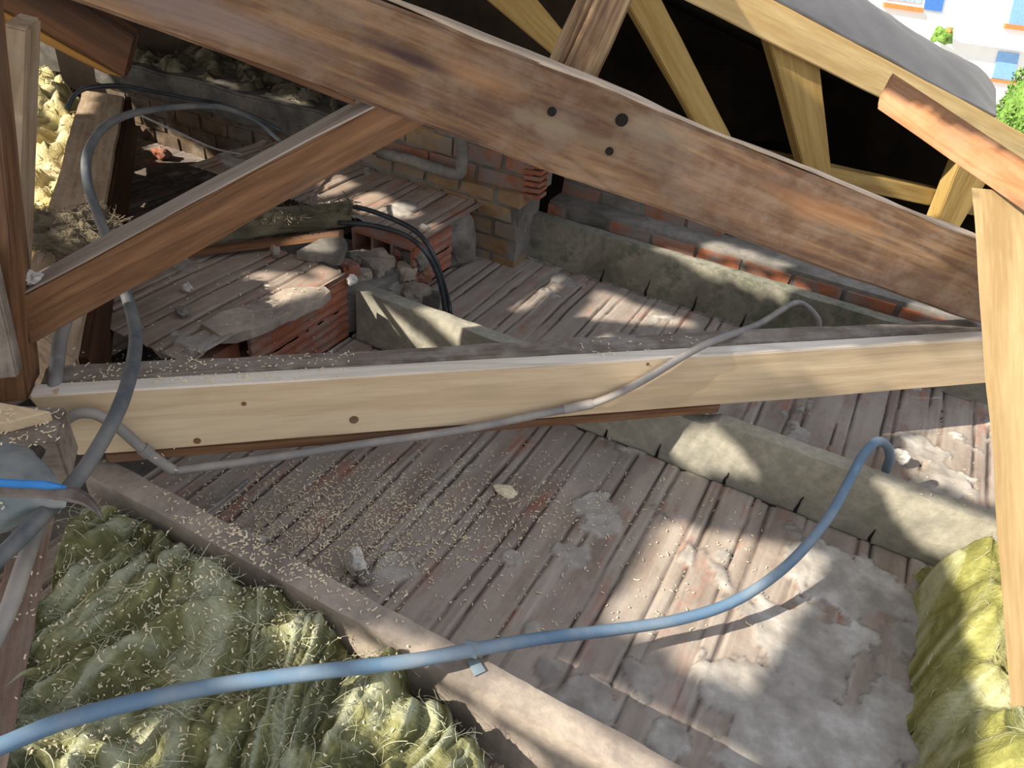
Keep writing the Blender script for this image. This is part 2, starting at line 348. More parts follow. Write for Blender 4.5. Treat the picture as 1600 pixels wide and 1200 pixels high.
# ------------------------------------------------------------------ floor of the bays (ribbed hollow tiles seen from above)
JA, JB, JC, JH = (.515, .555), (1.24, 1.278), (1.89, 1.935), .13
joints = []
x_ = -2.95
k_ = 0
while x_ < .95:
    joints.append((x_, .0038 if k_ % 2 else .003)); x_ += (.062 if k_ % 2 else .027) * random.uniform(.88, 1.15); k_ += 1
import bisect
jxs = [a for a, b in joints]
SM = [(pz(p, 0), r) for p, r in (((1300, 900), .07), ((1270, 1010), .08), ((1220, 1110), .09), ((1300, 1160), .08), ((1380, 930), .05), ((1400, 1130), .06), ((930, 795), .035), ((945, 820), .03), ((860, 1050), .02), ((905, 1090), .04),
      ((1000, 1060), .03), ((830, 985), .014), ((800, 870), .014), ((1440, 700), .04), ((1480, 760), .05), ((620, 900), .03), ((1130, 870), .012))]
def build_floor(name, x0, x1, y0, y1, res, mat, z0=0.0, along='y', sm=(), depth=.007, parent=None):
    nx = int((x1 - x0) / res); ny = int((y1 - y0) / (res * 1.6))
    V = []; mo = []; jo = []; rg = []
    for j in range(ny + 1):
        yy = y0 + (y1 - y0) * j / ny
        for i in range(nx + 1):
            xx = x0 + (x1 - x0) * i / nx
            t = xx if along == 'y' else yy; s_ = yy if along == 'y' else xx
            tw = t + .0035 * noise.noise(Vector((t * 3, s_ * 5, 1))) + .0015 * noise.noise(Vector((t * 20, s_ * 30, 1)))
            g = 0; idx = 0
            lo_ = max(0, bisect.bisect(jxs, tw) - 3)
            for q, (jx, jw) in list(enumerate(joints))[lo_:lo_ + 6] if False else [(lo_ + z_, jj) for z_, jj in enumerate(joints[lo_:lo_ + 6])]:
                d = abs(tw - jx)
                if d < jw * 1.6: g = max(g, 1 - d / (jw * 1.6))
                if tw > jx: idx = q
            g *= max(0.0, min(1.0, .75 + 1.3 * noise.noise(Vector((idx * 3.7, s_ * 4.5, z0)))))
            strip = noise.noise(Vector((idx * 5.1, math.floor((s_ + idx % 2 * .1) / .2) * 3.3, 2))) * .003
            rib = .0004 * math.sin(tw * 2 * math.pi / .0085)
            m = 0
            for c, r in sm:
                d = math.hypot(xx - c.x, yy - c.y) / r; m = max(m, 1.25 - d + .75 * fbm((xx, yy, 0), 16, 4, 3))
            m = max(m, -.45 + 1.1 * fbm((xx, yy, z0), 7, 5, 5))
            m0 = m * 9; rim = max(0.0, 1 - abs(m0 - .45) / .5); m = max(0.0, min(1.0, m0))
            for by, bw in ((JB[0], .006), (JC[0], .006), (JA[1] + .018, .006)):
                if z0 == 0 and 0 < (by - yy if by != JA[1] + .018 else yy - by) < bw + .004 * noise.noise(Vector((xx * 30, by, 0))): g = 1.0; m *= .2
            z = z0 + strip + rib * (1 - m) - g * depth * (1 - m) + m * (.004 + .002 * fbm((xx, yy, 0), 30, 3, 1))
            V.append((xx, yy, z)); mo.append(m); jo.append(max(min(1, max(0, g * 1.5 - .25)) * (1 - m), rim * .45 * (noise.noise(Vector((xx * 25, yy * 25, 4))) > -.1)))
            dn_ = min(abs(abs(tw - jx) - jw * 2.3) for jx, jw in joints[max(0, idx - 1):idx + 3]); rg.append(max(0, 1 - dn_ / .003) * max(0, min(1, .3 + 1.6 * noise.noise(Vector((idx * 2.2, s_ * 7, 9))))) * (1 - m))
    Fc = [(j * (nx + 1) + i, j * (nx + 1) + i + 1, (j + 1) * (nx + 1) + i + 1, (j + 1) * (nx + 1) + i) for j in range(ny) for i in range(nx)]
    me = bpy.data.meshes.new(name); me.from_pydata(V, [], Fc)
    for nm, arr in (('mortar', mo), ('joint', jo), ('ridge', rg)):
        a = me.attributes.new(nm, 'FLOAT', 'POINT'); a.data.foreach_set('value', arr)
    me.update(); me.polygons.foreach_set('use_smooth', [True] * len(me.polygons))
    return link(name, me, mat, parent)
tag(build_floor('floor', -1.0, .95, .2, 2.0, .0036, M_floor, sm=SM), kind='structure')

# ------------------------------------------------------------------ concrete joists
def joist(name, x0, x1, yb, yt0, yt1, mat, label, notch=None, h=JH, cracks=()):
    n = int((x1 - x0) / .012); V = []; ring = []
    for i in range(n + 1):
        x = x0 + (x1 - x0) * i / n; hh = h
        if notch and notch[0] < x < notch[1]:
            u = (x - notch[0]) / (notch[1] - notch[0]); hh -= notch[2] * math.sin(math.pi * u) ** .4
        prof = []
        for y, z in ((yb, -.01), (yb, 0), (yb + .001, .03), (yb + .002, .065), (yt0 - .001, .1), (yt0, hh), ((yt0 + yt1) / 2, hh), (yt1, hh), (yt1 + .01, .06), (yt1 + .02, .0)):
            zz = z if z < hh else hh
            if zz > 0: q = noise.noise_vector(Vector((x * 18, y * 30, zz * 30))) * .0022 + noise.noise_vector(Vector((x * 70, y * 70, zz * 70))) * .0009
            else: q = Vector()
            prof.append(len(V)); V.append(Vector((x, y, zz)) + Vector((0, q.y, q.z)))
        ring.append(prof)
    m = len(ring[0]); Fc = []
    for i in range(n):
        for j in range(m): Fc.append((ring[i][j], ring[i + 1][j], ring[i + 1][(j + 1) % m], ring[i][(j + 1) % m]))
    Fc.append(tuple(ring[0])); Fc.append(tuple(ring[-1][::-1]))
    o = tag(mesh_obj(name, V, Fc, mat), label, 'joist')
    for cx, ch in cracks:
        pts = []; k = 7
        for i in range(k):
            z = -.002 + ch * i / (k - 1); w_ = .0028 * (1 - i / (k - 1)) + .0006; xo = cx + .004 * noise.noise(Vector((cx * 50, z * 60, 0))) + z * .08
            pts.append((xo, w_, z))
        VV = [Vector((x - w_, yb - .0005 + (yt0 - yb) * z / h, z)) for x, w_, z in pts] + [Vector((x + w_, yb - .0005 + (yt0 - yb) * z / h, z)) for x, w_, z in pts[::-1]]
        VV = [v + Vector((0, -.0022, 0)) for v in VV]; m_ = len(VV); BB = [v + Vector((0, .006, 0)) for v in VV]
        mesh_obj('crack', VV + BB, [tuple(range(m_)), tuple(range(2 * m_ - 1, m_ - 1, -1))] + [(i, (i + 1) % m_, m_ + (i + 1) % m_, m_ + i) for i in range(m_)], M_hole, o)
    return o
joist('concrete_joist', -.955, .75, JA[0] - .005, JA[0], JA[1], M_conca, 'dusty brown joist nearest the viewer, between the green wool and the tiled floor')
nx0 = py((1045, 668), 1.24).x; nx1 = py((1112, 660), 1.24).x
joist('concrete_joist', -.985, .85, JB[0], JB[0] + .003, JB[1], M_conc, 'pale concrete joist in mid floor passing under the new tie beam, chipped on top', notch=(nx0, nx1, .018), cracks=[(pz(p, 0).x, c_) for p, c_ in (((1020, 720), .035), ((1128, 762), .03), ((1240, 806), .04), ((1356, 852), .03), ((940, 690), .02))])
joist('concrete_joist', -.93, .95, JC[0], JC[0] + .005, JC[1], M_concm, 'mossy grey concrete joist at the back against the brick wall', cracks=[(pz(p, 0).x, c_) for p, c_ in (((940, 438), .04), ((1008, 460), .05), ((1082, 484), .045), ((1158, 510), .04))])

# ------------------------------------------------------------------ brick walls at the back
def brick_wall(name, p0, p1, z0, z1, thick, mats, seed=0, L=.13, H=.045, lab=None):
    """coursed wall, bricks and mortar in one mesh; front face from p0 to p1"""
    rnd = random.Random(seed); p0 = Vector(p0); p1 = Vector(p1); d = (p1 - p0).normalized(); W = (p1 - p0).length; nrm = Vector((-d.y, d.x, 0))
    bm = bmesh.new()
    def box(s0, s1, a, b, t0, t1, mi, j=.0035):
        vs = []
        for (s, z, t) in ((s0, a, t0), (s1, a, t0), (s1, b, t0), (s0, b, t0), (s0, a, t1), (s1, a, t1), (s1, b, t1), (s0, b, t1)):
            vs.append(bm.verts.new(p0 + d * (s + rnd.uniform(-j, j)) + nrm * (t + rnd.uniform(-j, j)) + Vector((0, 0, z + rnd.uniform(-j, j)))))
        for f in ((0, 1, 2, 3), (5, 4, 7, 6), (4, 0, 3, 7), (1, 5, 6, 2), (3, 2, 6, 7), (4, 5, 1, 0)):
            bm.faces.new([vs[k] for k in f]).material_index = mi
    box(0, W, z0, z1 - .004, .006, thick - .006, 0, 0)
    z = z0; r = 0
    while z < z1 - .01:
        s = -L * .5 * (r % 2)
        while s < W:
            a, b = max(0, s), min(W, s + L - .012)
            if b - a > .02: box(a, b, z, min(z1, z + H - .009), 0, thick, rnd.choice((1, 1, 2)))
            s += L
        z += H; r += 1
    bmesh.ops.recalc_face_normals(bm, faces=bm.faces[:])
    me = bpy.data.meshes.new(name); bm.to_mesh(me); bm.free()
    return tag(link(name, me, mats), kind='structure')
brick_wall('wall_back', (-.84, 1.955, 0), (.95, 1.955, 0), -.02, .165, .12, [M_mortar, M_red2, M_mortar], 3)
brick_wall('wall_back', (-.84, 2.04, 0), (-.35, 2.04, 0), .16, .235, .1, [M_mortar, M_red2, M_mortar], 8)
brick_wall('wall_left', (-1.62, 1.80, 0), (-.86, 1.80, 0), -.02, .215, .14, [M_mortar, M_yel, M_yel], 5, L=.115, H=.05)
brick_wall('wall_left', (-2.9, 1.80, 0), (-1.625, 1.80, 0), -.02, .215, .14, [M_yel_shade, M_yel_shade, M_yel_shade], 5, L=.115, H=.05)  # same yellow brick wall, the corner's shade put into a darker colour
# upper courses between the pipe and the beam
brick_wall('wall_left', (-1.33, 1.83, 0), (-.84, 1.83, 0), .21, .325, .13, [M_mortar, M_red2, M_yel], 9, L=.16, H=.055)
# concrete band over the yellow bricks
V0 = [(-3.0, 1.785, .175), (-1.38, 1.785, .205), (-1.38, 1.785, .30), (-3.0, 1.785, .27)]
tag(timber('trim_1', V0[3], V0[2], V0[1], V0[0], (0, .17, 0), M_band, rough=.006, bev=.006), kind='structure')

# ------------------------------------------------------------------ raised tile slabs and hollow bricks on the left
ZL = .168
def slab_floor(name, poly, label=None):
    pass
joints_backup = list(joints)
tag(build_floor('floor', -2.9, -1.32, .5, 1.8, .009, M_darkf, z0=.03), kind='structure')  # tiles tinted dark to stand for the shade of this bay
def raised(x0, x1, y0, y1, z, res, nm):
    o = build_floor(nm, x0, x1, y0, y1, res, M_ledge, z0=z); return tag(o, kind='structure')
raised(-1.36, -1.005, .78, 1.235, ZL, .0036, 'floor')
raised(-1.75, -.965, 1.48, 1.79, ZL, .0036, 'floor')
def hollow_brick(x0, x1, y0, y1, z0, z1, label, mat=M_red, wedge=0.0):
    r = empty('hollow_brick', ((x0 + x1) / 2, (y0 + y1) / 2, z0), label, 'brick')
    # ribbed outer wall on the +X side
    V = []; Fc = []; ny, nz = 40, 26
    for k in range(nz + 1):
        for j in range(ny + 1):
            y = y0 + (y1 - y0) * j / ny; z = z0 + (z1 - z0) * k / nz - wedge * (1 - j / ny) * (1 - k / nz) * 0
            rib = .003 * (1 if math.sin((z - z0 + .35 * 0) * 2 * math.pi / .022) > 0 else 0)
            V.append(Vector((x1 + rib + .0015 * noise.noise(Vector((y * 40, z * 40, 0))), y, z)))
    b0 = len(V)
    for k in range(nz):
        for j in range(ny): Fc.append((k * (ny + 1) + j, k * (ny + 1) + j + 1, (k + 1) * (ny + 1) + j + 1, (k + 1) * (ny + 1) + j))
    mesh_obj('ribbed_side', V, Fc, mat, r)
    bm = bmesh.new()
    def bx(a, b, mi=0):
        vs = [bm.verts.new((x, y, z)) for x in (a[0], b[0]) for y in (a[1], b[1]) for z in (a[2], b[2])]
        for f in ((0, 1, 3, 2), (4, 6, 7, 5), (0, 4, 5, 1), (2, 3, 7, 6), (0, 2, 6, 4), (1, 5, 7, 3)): bm.faces.new([vs[i] for i in f])
    w = .008
    for a in (0, .5, 1):
        z = z0 + (z1 - z0 - w) * a; bx((x0, y0, z), (x1, y1, z + w))
    for a in (0, .33, .66, 1):
        x = x0 + (x1 - x0 - w) * a; bx((x, y0 + .001, z0 + .001), (x + w, y1 - .001, z1 - .001))
    bmesh.ops.recalc_face_normals(bm, faces=bm.faces[:])
    me = bpy.data.meshes.new('cell_walls'); bm.to_mesh(me); bm.free(); link('cell_walls', me, mat, r)
    return r
hollow_brick(-1.20, -1.005, .93, 1.235, .0, ZL - .006, 'red ribbed hollow brick below the broken slab in front of the concrete joist end')
hollow_brick(-1.15, -.962, 1.44, 1.62, .045, ZL - .004, 'red hollow brick behind the pair of black cables, under the far tile slab')
lump('mortar_block', (-1.05, 1.72, .07), (.085, .10, .09), M_mortar, seed=3, amp=.25); tag(bpy.data.objects['mortar_block'], 'lumpy grey mortar block filling the corner at the end of the mossy joist', 'mortar')
# mortar bed with a broken edge on the near slab
prism('mortar_bed', [pz(p, ZL + .008) for p in ((312, 505), (345, 490), (398, 470), (440, 452), (508, 447), (515, 455), (500, 468), (448, 490), (425, 500), (390, 517), (345, 522))], (0, 0, -.022), M_conca, jit=.006, bev=.001)
tag(bpy.data.objects['mortar_bed'], 'pale crust of mortar along the broken edge over the red hollow brick', 'mortar')
prism('broken_tile', [pz(p, .14) for p in ((240, 535), (300, 512), (335, 520), (300, 545), (250, 548))], (0, 0, -.02), M_conca, jit=.006, bev=.001)
tag(bpy.data.objects['broken_tile'], 'dusty broken tile piece behind the left part of the grey beam', 'tile')
prism('broken_tile', [pz(p, .12) for p in ((285, 548), (352, 522), (372, 535), (330, 558), (290, 562))], (0, 0, -.05), M_red, jit=.004, bev=.001)
tag(bpy.data.objects['broken_tile.001'], 'red tile fragment just left of the ribbed hollow brick', 'tile')
tag(prism('broken_tile', [pz(p, ZL + .02) for p in ((462, 392), (500, 372), (536, 370), (543, 380), (532, 404), (505, 398), (480, 398))], (0, 0, -.02), M_ledge if False else M_mortar, jit=.004, bev=.001), 'sunlit cream mortar flake beside the end of the mossy timber', 'tile')

# ------------------------------------------------------------------ old truss
tie_n = empty('tie_beam', ts(.9, .155, 0), 'new pale sawn tie beam crossing the middle of the picture from left to right', 'beam')
zt = .275
timber('sawn_beam', ts(-.04, zt, 0), ts(1.82, zt - .005, 0), ts(1.82, .155, 0), ts(0.0, .155, 0), -TN * .026, M_new, tie_n, rough=.0008)
timber('beam_arris', ts(-.02, zt, 0) + TN * -.0005, ts(.0, zt + .0005, 0), ts(.0, zt - .001, 0), ts(-.02, zt - .001, 0), -TN * .02, M_new, tie_n)
for p, r in (((381, 631), .004), ((308, 689), .006), ((553, 656), .008), ((1012, 569), .003)):
    c = pt(p, .0006); V, Fc = tube_geo([c - TN * .004, c + TN * .0004], r, 10); mesh_obj('knot', V, Fc, M_brown, tie_n)
timber('skylit_top_edge', ts(-.035, zt + .001, -.001), ts(1.82, zt - .004, -.001), ts(1.82, zt - .008, -.001), ts(-.035, zt - .003, -.001), -TN * .027, M_pale, tie_n, rough=.0004, nh=2, bev=0)  # sky brightness on the beam top, put into a pale strip
tag(timber('tie_beam', ts(-.03, .279, -.029), ts(1.80, .275, -.029), ts(1.80, .135, -.027), ts(-.03, .135, -.027), -TN * .045, M_grey, rough=.003), 'old grey tie beam with dusty top lying directly behind the new pale beam', 'beam')

tag(timber('board', ts(.04, .1545, -.002), ts(1.12, .1545, -.002), ts(1.12, .133, -.002), ts(.04, .133, -.002), -TN * .024, M_brown), 'thin reddish board squeezed below the left half of the new tie beam', 'board')
raf = empty('rafter', ts(1.6, .3, -.06), 'huge old brown rafter with bolt holes, sloping from upper left to the right post', 'rafter')
def rz(s): return .81 - .318 * (s - .52)
def rb(s): return .69 - .328 * (s - .45)
timber('rafter_board', ts(-.5, rz(-.5), -.03), ts(1.70, rz(1.70), -.03), ts(1.70, rb(1.70), -.03), ts(-.5, rb(-.5) + .012, -.03), -TN * .05, M_raft, raf, rough=.0025, nh=8, bev=.005)
timber('lit_top_edge', ts(-.5, rz(-.5) + .003, -.034), ts(1.70, rz(1.70) + .003, -.034), ts(1.70, rz(1.70) - .002, -.034), ts(-.5, rz(-.5) - .002, -.034), -TN * .044, M_pale2, raf, rough=.003, nh=2, bev=.001)  # bright lit top of the rafter, painted as a paler strip
e0, e1, e2, e3 = pt((100, -55), -.034), pt((555, 156), -.034), pt((556, 166), -.034), pt((60, -30), -.034)
timber('waney_edge', e0, e1, e2, e3, -TN * .035, M_brown, raf)
for p, r in (((971, 187), .0095), ((862, 174), .0065), ((952, 236), .006)):
    c = pt(p, -.03)
    V = [c + TN * .0030 + (TD * math.cos(a) + Vector((0, 0, 1)) * math.sin(a)) * r for a in [k * math.pi / 8 for k in range(16)]]
    Vb = [v - TN * .006 for v in V]
    mesh_obj('bolt_hole', V + Vb, [tuple(range(16)), tuple(range(31, 15, -1))] + [(k, (k + 1) % 16, 16 + (k + 1) % 16, 16 + k) for k in range(16)], M_hole, raf)

def stain_at(o, P, size, colr, amt):
    m = o.data.materials[0]; t = m.node_tree; b = t.nodes['Principled BSDF']; src = b.inputs['Base Color'].links[0].from_socket
    lp = o.matrix_world.inverted() @ P
    tc2 = t.nodes.new('ShaderNodeTexCoord'); sb = t.nodes.new('ShaderNodeVectorMath'); sb.operation = 'SUBTRACT'; sb.inputs[1].default_value = lp
    dv = t.nodes.new('ShaderNodeVectorMath'); dv.operation = 'DIVIDE'; dv.inputs[1].default_value = size
    nz = t.nodes.new('ShaderNodeTexNoise'); nz.inputs['Scale'].default_value = 22; nz.inputs['Detail'].default_value = 4
    mp2 = t.nodes.new('ShaderNodeMapping'); mp2.inputs['Scale'].default_value = (.35, 1, 1)
    ln = t.nodes.new('ShaderNodeVectorMath'); ln.operation = 'LENGTH'; ad = t.nodes.new('ShaderNodeMath'); ad.operation = 'MULTIPLY_ADD'; ad.inputs[1].default_value = 1.6
    rr = t.nodes.new('ShaderNodeValToRGB'); rr.color_ramp.elements[0].position = .95; rr.color_ramp.elements[0].color = (amt, amt, amt, 1); rr.color_ramp.elements[1].position = 1.0; rr.color_ramp.elements[1].color = (0, 0, 0, 1)
    sc2 = t.nodes.new('ShaderNodeMath'); sc2.operation = 'MULTIPLY'; sc2.inputs[1].default_value = .55
    rr.color_ramp.elements[0].position = .6
    L = t.links.new; L(tc2.outputs['Object'], sb.inputs[0]); L(sb.outputs[0], dv.inputs[0]); L(dv.outputs[0], ln.inputs[0]); L(tc2.outputs['Object'], mp2.inputs[0]); L(mp2.outputs[0], nz.inputs['Vector'])
    L(nz.outputs['Fac'], ad.inputs[0]); L(ln.outputs['Value'], ad.inputs[2]); L(ad.outputs[0], sc2.inputs[0]); L(sc2.outputs[0], rr.inputs[0])
    mx = t.nodes.new('ShaderNodeMix'); mx.data_type = 'RGBA'; mx.inputs[7].default_value = (*colr, 1); L(rr.outputs[0], mx.inputs[0]); L(src, mx.inputs[6]); L(mx.outputs[2], b.inputs['Base Color'])
bpy.context.view_layer.update(); rbd = bpy.data.objects['rafter_board']
for p_, sz_, cc_, am_ in (((655, 95), (.075, .1, .011), (.055, .028, .032), .9), ((610, 125), (.05, .1, .018), (.09, .045, .035), .8), ((760, 130), (.09, .1, .02), (.42, .22, .10), .5), ((1240, 300), (.12, .1, .012), (.13, .08, .06), .6), ((1290, 330), (.16, .1, .02), (.33, .15, .06), .5), ((880, 200), (.10, .1, .02), (.30, .25, .17), .5), ((1020, 205), (.10, .1, .025), (.34, .28, .20), .5), ((330, 30), (.16, .1, .03), (.24, .18, .17), .6), ((1450, 440), (.10, .1, .03), (.15, .10, .07), .5)):
    stain_at(rbd, pt(p_, -.03), sz_, cc_, am_)
s0, s1 = pt((30, 463), -.035), pt((620, 148), -.035); s3, s2 = pt((45, 541), -.035), pt((690, 180), -.035)
tag(timber('truss_strut', s0, s1, s2, s3, -TN * .058, M_brown, rough=.002), 'brown diagonal strut rising from the left king post to the underside of the big rafter', 'strut')

so_ = bpy.data.objects['truss_strut']; bpy.context.view_layer.update(); dzs = Vector((0, 0, .0022))
timber('dusty_top_face', s0 + dzs, s1 + dzs, s1 - dzs * .4, s0 - dzs * .4, -TN * .058, M_dustg, so_, rough=.0015, nh=2, bev=0)
tag(timber('king_post', pt((-78, -40), .0), pt((-52, 632), .0), pt((44, 627), .0), pt((-28, -40), .0), -TN * .07, M_brown, rough=.002), 'dark brown king post at the left edge, standing where the diagonal strut begins', 'post')
tag(timber('king_post_cheek', pt((-60, 400), .03), pt((-52, 598), .03), pt((29, 590), .03), pt((-14, 400), .03), -TN * .028, M_grey), 'short grey board fixed against the front of the king post at the left edge', 'board')
tag(timber('post', pt((3, 38), -.14), pt((-14, 460), -.14), pt((30, 460), -.14), pt((43, 47), -.14), -TN * .075, M_post), 'pale post behind the king post at upper left, sunlit on its left face', 'post')

# dark rafter top left
dk = empty('rafter', ts(-.2, .6, -.3), 'very dark brown rafter in the top left corner, above the yellow insulation', 'rafter')
timber('rafter_board', pt((-160, -190), -.30), pt((212, 60), -.30), pt((196, 124), -.30), pt((-160, -75), -.30), -TN * .05, M_dark, dk)
timber('amber_lower_edge', pt((-160, -73), -.298), pt((190, 121), -.298), pt((160, 113), -.298), pt((-160, -48), -.298), -TN * .045, M_amber, dk)

# wall plate running back on the left
pl = timber('wall_plate', pz((128, 140), .27), pz((22, 500), .27), pz((120, 560), .27), pz((194, 150), .27), (0, 0, -.14), M_post, rough=.003)
bpy.context.view_layer.update()
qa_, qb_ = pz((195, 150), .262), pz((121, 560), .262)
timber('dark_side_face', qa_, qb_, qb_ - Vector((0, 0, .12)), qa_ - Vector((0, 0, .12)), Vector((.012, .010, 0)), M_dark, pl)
tag(pl, 'pale topped wall plate running back beside the yellow insulation under the loose conduit', 'beam')
# king post foot block
tag(timber('beam_stub', pz((-80, 628), .30), pz((103, 636), .30), pz((90, 692), .30), pz((-80, 692), .30), (0, 0, -.075), M_grey, rough=.002), 'sawn-off grey beam stub with sawdust at the left edge, left of the new tie beam', 'beam')
b0 = pz((90, 692), .30)
tag(prism('wedge', [pz(p, .318) for p in ((-60, 626), (2, 628), (80, 642), (10, 660), (-60, 662))], (0, 0, -.018), M_new), 'fresh yellow timber wedge lying on the sawn-off stub at the left edge', 'wedge')
bolt = pd((58, 702), .98)
V, Fc = tube_geo([bolt, bolt + Vector((.02, -.035, -.004))], .010, 12); tag(mesh_obj('bolt', V, Fc, M_bolt), 'dark bolt end sticking out below the grey beam stub', 'bolt')

# bottom left dark timber
tag(timber('post', pd((20, 800), 1.17), pd((-60, 1260), .80), pd((-4, 1260), .80), pd((84, 805), 1.15), -TN * .04, M_gbrown), 'reddish brown post at the lower left edge beside the green wool', 'post')

# right post, orange board
tag(timber('post', pd((1524, 332), 1.42), pd((1594, 1270), .93), pd((1780, 1270), .93), pd((1690, 348), 1.42), Vector((-.02, .055, .028)) * 1.0, M_rp, rough=.0015), 'new yellow pine post along the right edge of the picture', 'post')
tag(timber('board', pd((1391, 130), 1.62), pd((1700, 338), 1.32), pd((1700, 402), 1.32), pd((1369, 171), 1.62), Vector((-.005, .03, .018)), M_orange, rough=.001), 'short orange brown board resting across the top of the right post', 'board')

# weathered short post behind the big rafter
tag(timber('post', pt((948, -60), -.13), pt((862, 135), -.13), pt((925, 150), -.13), pt((1022, -60), -.13), -TN * .06, M_round, rough=.006, bev=.012), 'cracked weathered post standing behind the big rafter at the top centre', 'post')

# ------------------------------------------------------------------ second truss, new wood, under the dark roof
O2 = -.75
tag(timber('rafter', pt((900, -165), O2), pt((1720, 272), O2), pt((1720, 325), O2), pt((860, -105), O2), -TN * .06, M_newy, rough=.0015), 'new yellow rafter at upper right carrying the grey roofing felt', 'rafter')
for a, b, c, d, lab in (((690, -60), (880, 100), (930, 108), (790, -60), 'new yellow strut left of the weathered post, in the dark roof space'),
                        ((955, -40), (1112, 238), (1160, 250), (1020, -30), 'new yellow strut right of the weathered post, in the dark roof space'),
                        ((1200, 55), (1262, 285), (1302, 285), (1278, 70), 'new yellow strut below the upper right rafter, nearest the orange board'),
                        ((1500, 255), (1462, 350), (1498, 360), (1545, 280), 'short new strut in the dark corner left of the right post top')):
    tag(timber('truss_strut', pt(a, O2 - .02), pt(b, O2 - .02), pt(c, O2 - .02), pt(d, O2 - .02), -TN * .05, M_strut), lab, 'strut')
tag(timber('tie_beam', pt((800, 154), O2 - .072), pt((1560, 318), O2 - .072), pt((1560, 345), O2 - .072), pt((800, 180), O2 - .072), -TN * .05, M_strut), 'new bottom chord in the shadow of the roof behind the big rafter', 'beam')
# felt over the rafter
rows = [[pt(p, O2 - .03) for p in ((850, -190), (1000, -115), (1120, -48), (1205, -4), (1310, 50), (1418, 108), (1500, 152), (1557, 182))],
        [pt(p, O2 - .25) for p in ((850, -260), (1010, -180), (1160, -105), (1260, -50), (1350, 5), (1440, 66), (1508, 112), (1557, 162))],
        [pt(p, O2 - .55) for p in ((880, -290), (1040, -215), (1200, -120), (1315, -25), (1385, 22), (1468, 74), (1532, 106), (1556, 140))],
        [pt(p, O2 - .85) for p in ((900, -270), (1050, -195), (1205, -100), (1320, 0), (1390, 45), (1465, 90), (1525, 128), (1552, 160))],
        [pt(p, O2 - 1.2) for p in ((900, -200), (1050, -120), (1205, -20), (1320, 60), (1390, 95), (1465, 130), (1525, 170), (1550, 200))]]
V = []; Fc = []
NU, NV = 70, 40
def cr(a, t):
    t = min(max(t, 0), len(a) - 1.0001); i = int(t); f = t - i
    p0, p1, p2, p3 = a[max(i - 1, 0)], a[i], a[i + 1], a[min(i + 2, len(a) - 1)]
    return .5 * ((2 * p1) + (p2 - p0) * f + (2 * p0 - 5 * p1 + 4 * p2 - p3) * f * f + (3 * p1 - p0 - 3 * p2 + p3) * f ** 3)
for j in range(NV + 1):
    for i in range(NU + 1):
        cs = [cr(r, i / NU * 7) for r in rows]; v = cr(cs, j / NV * 4)
        V.append(v + Vector((0, 0, .006 * fbm(v, 6, 3, 2))))
for j in range(NV):
    for i in range(NU): a = j * (NU + 1) + i; Fc.append((a, a + 1, a + NU + 2, a + NU + 1))
fo = mesh_obj('roofing_felt', V, Fc, M_felt, smooth=True); tag(fo, 'grey roofing felt draped over the new rafter, before the white house', 'felt')
md = fo.modifiers.new('thick', 'SOLIDIFY'); md.thickness = .006
# lining of the remaining roof behind the struts, deep shade put into its colour
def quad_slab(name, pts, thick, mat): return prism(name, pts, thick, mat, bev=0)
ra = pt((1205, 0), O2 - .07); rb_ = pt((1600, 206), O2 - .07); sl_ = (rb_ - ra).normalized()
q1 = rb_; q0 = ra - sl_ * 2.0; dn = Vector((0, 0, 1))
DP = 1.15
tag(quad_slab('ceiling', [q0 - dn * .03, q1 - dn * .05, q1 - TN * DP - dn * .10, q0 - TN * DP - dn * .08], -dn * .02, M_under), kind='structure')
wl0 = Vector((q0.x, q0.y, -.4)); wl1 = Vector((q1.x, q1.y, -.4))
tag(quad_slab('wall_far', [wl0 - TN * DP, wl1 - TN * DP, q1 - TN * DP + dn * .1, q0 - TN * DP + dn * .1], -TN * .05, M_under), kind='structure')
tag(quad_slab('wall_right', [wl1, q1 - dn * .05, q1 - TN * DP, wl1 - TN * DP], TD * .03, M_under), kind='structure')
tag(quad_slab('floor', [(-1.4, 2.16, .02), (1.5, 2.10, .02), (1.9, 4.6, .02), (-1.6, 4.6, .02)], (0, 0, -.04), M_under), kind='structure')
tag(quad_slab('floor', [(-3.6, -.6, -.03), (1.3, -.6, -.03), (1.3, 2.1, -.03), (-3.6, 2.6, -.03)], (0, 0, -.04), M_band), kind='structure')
# unseen stretch of old roof, added to keep skylight out of the left corner
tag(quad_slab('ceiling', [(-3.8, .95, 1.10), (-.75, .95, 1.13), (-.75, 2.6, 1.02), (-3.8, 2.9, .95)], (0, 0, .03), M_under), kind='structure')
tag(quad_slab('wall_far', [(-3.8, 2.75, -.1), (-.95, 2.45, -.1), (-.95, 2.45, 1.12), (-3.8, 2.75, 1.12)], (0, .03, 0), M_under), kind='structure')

# ------------------------------------------------------------------ conduits and cables
cb = empty('conduit', pz((950, 985), 0), 'long blue conduit crossing the foreground from lower left to the middle joist', 'conduit')
bp = [pz((-90, 1200), .20), pz((0, 1166), .20), pz((120, 1120), .195), pz((300, 1078), .19), pz((480, 1052), .185), pz((640, 1033), .172), pz((740, 1015), .153), pz((850, 997), .12), pz((950, 985), .09), pz((1060, 968), .075), pz((1150, 938), .08), pz((1230, 883), .10), pz((1290, 815), .125), py((1325, 755), 1.19), py((1348, 712), 1.235), py((1370, 690), 1.27), py((1386, 697), 1.31), py((1390, 716), 1.33), py((1384, 735), 1.335)]
cable('corrugated_tube', bp, [.0098 - .0014 * min(1, i / 110) for i in range(181)], M_blue, cb)
V, Fc = tube_geo([bp[6] - Vector((.012, .004, -.001)), bp[6] + Vector((.006, .002, 0))], .0106, 14); mesh_obj('coupling', V, Fc, M_tape, cb)
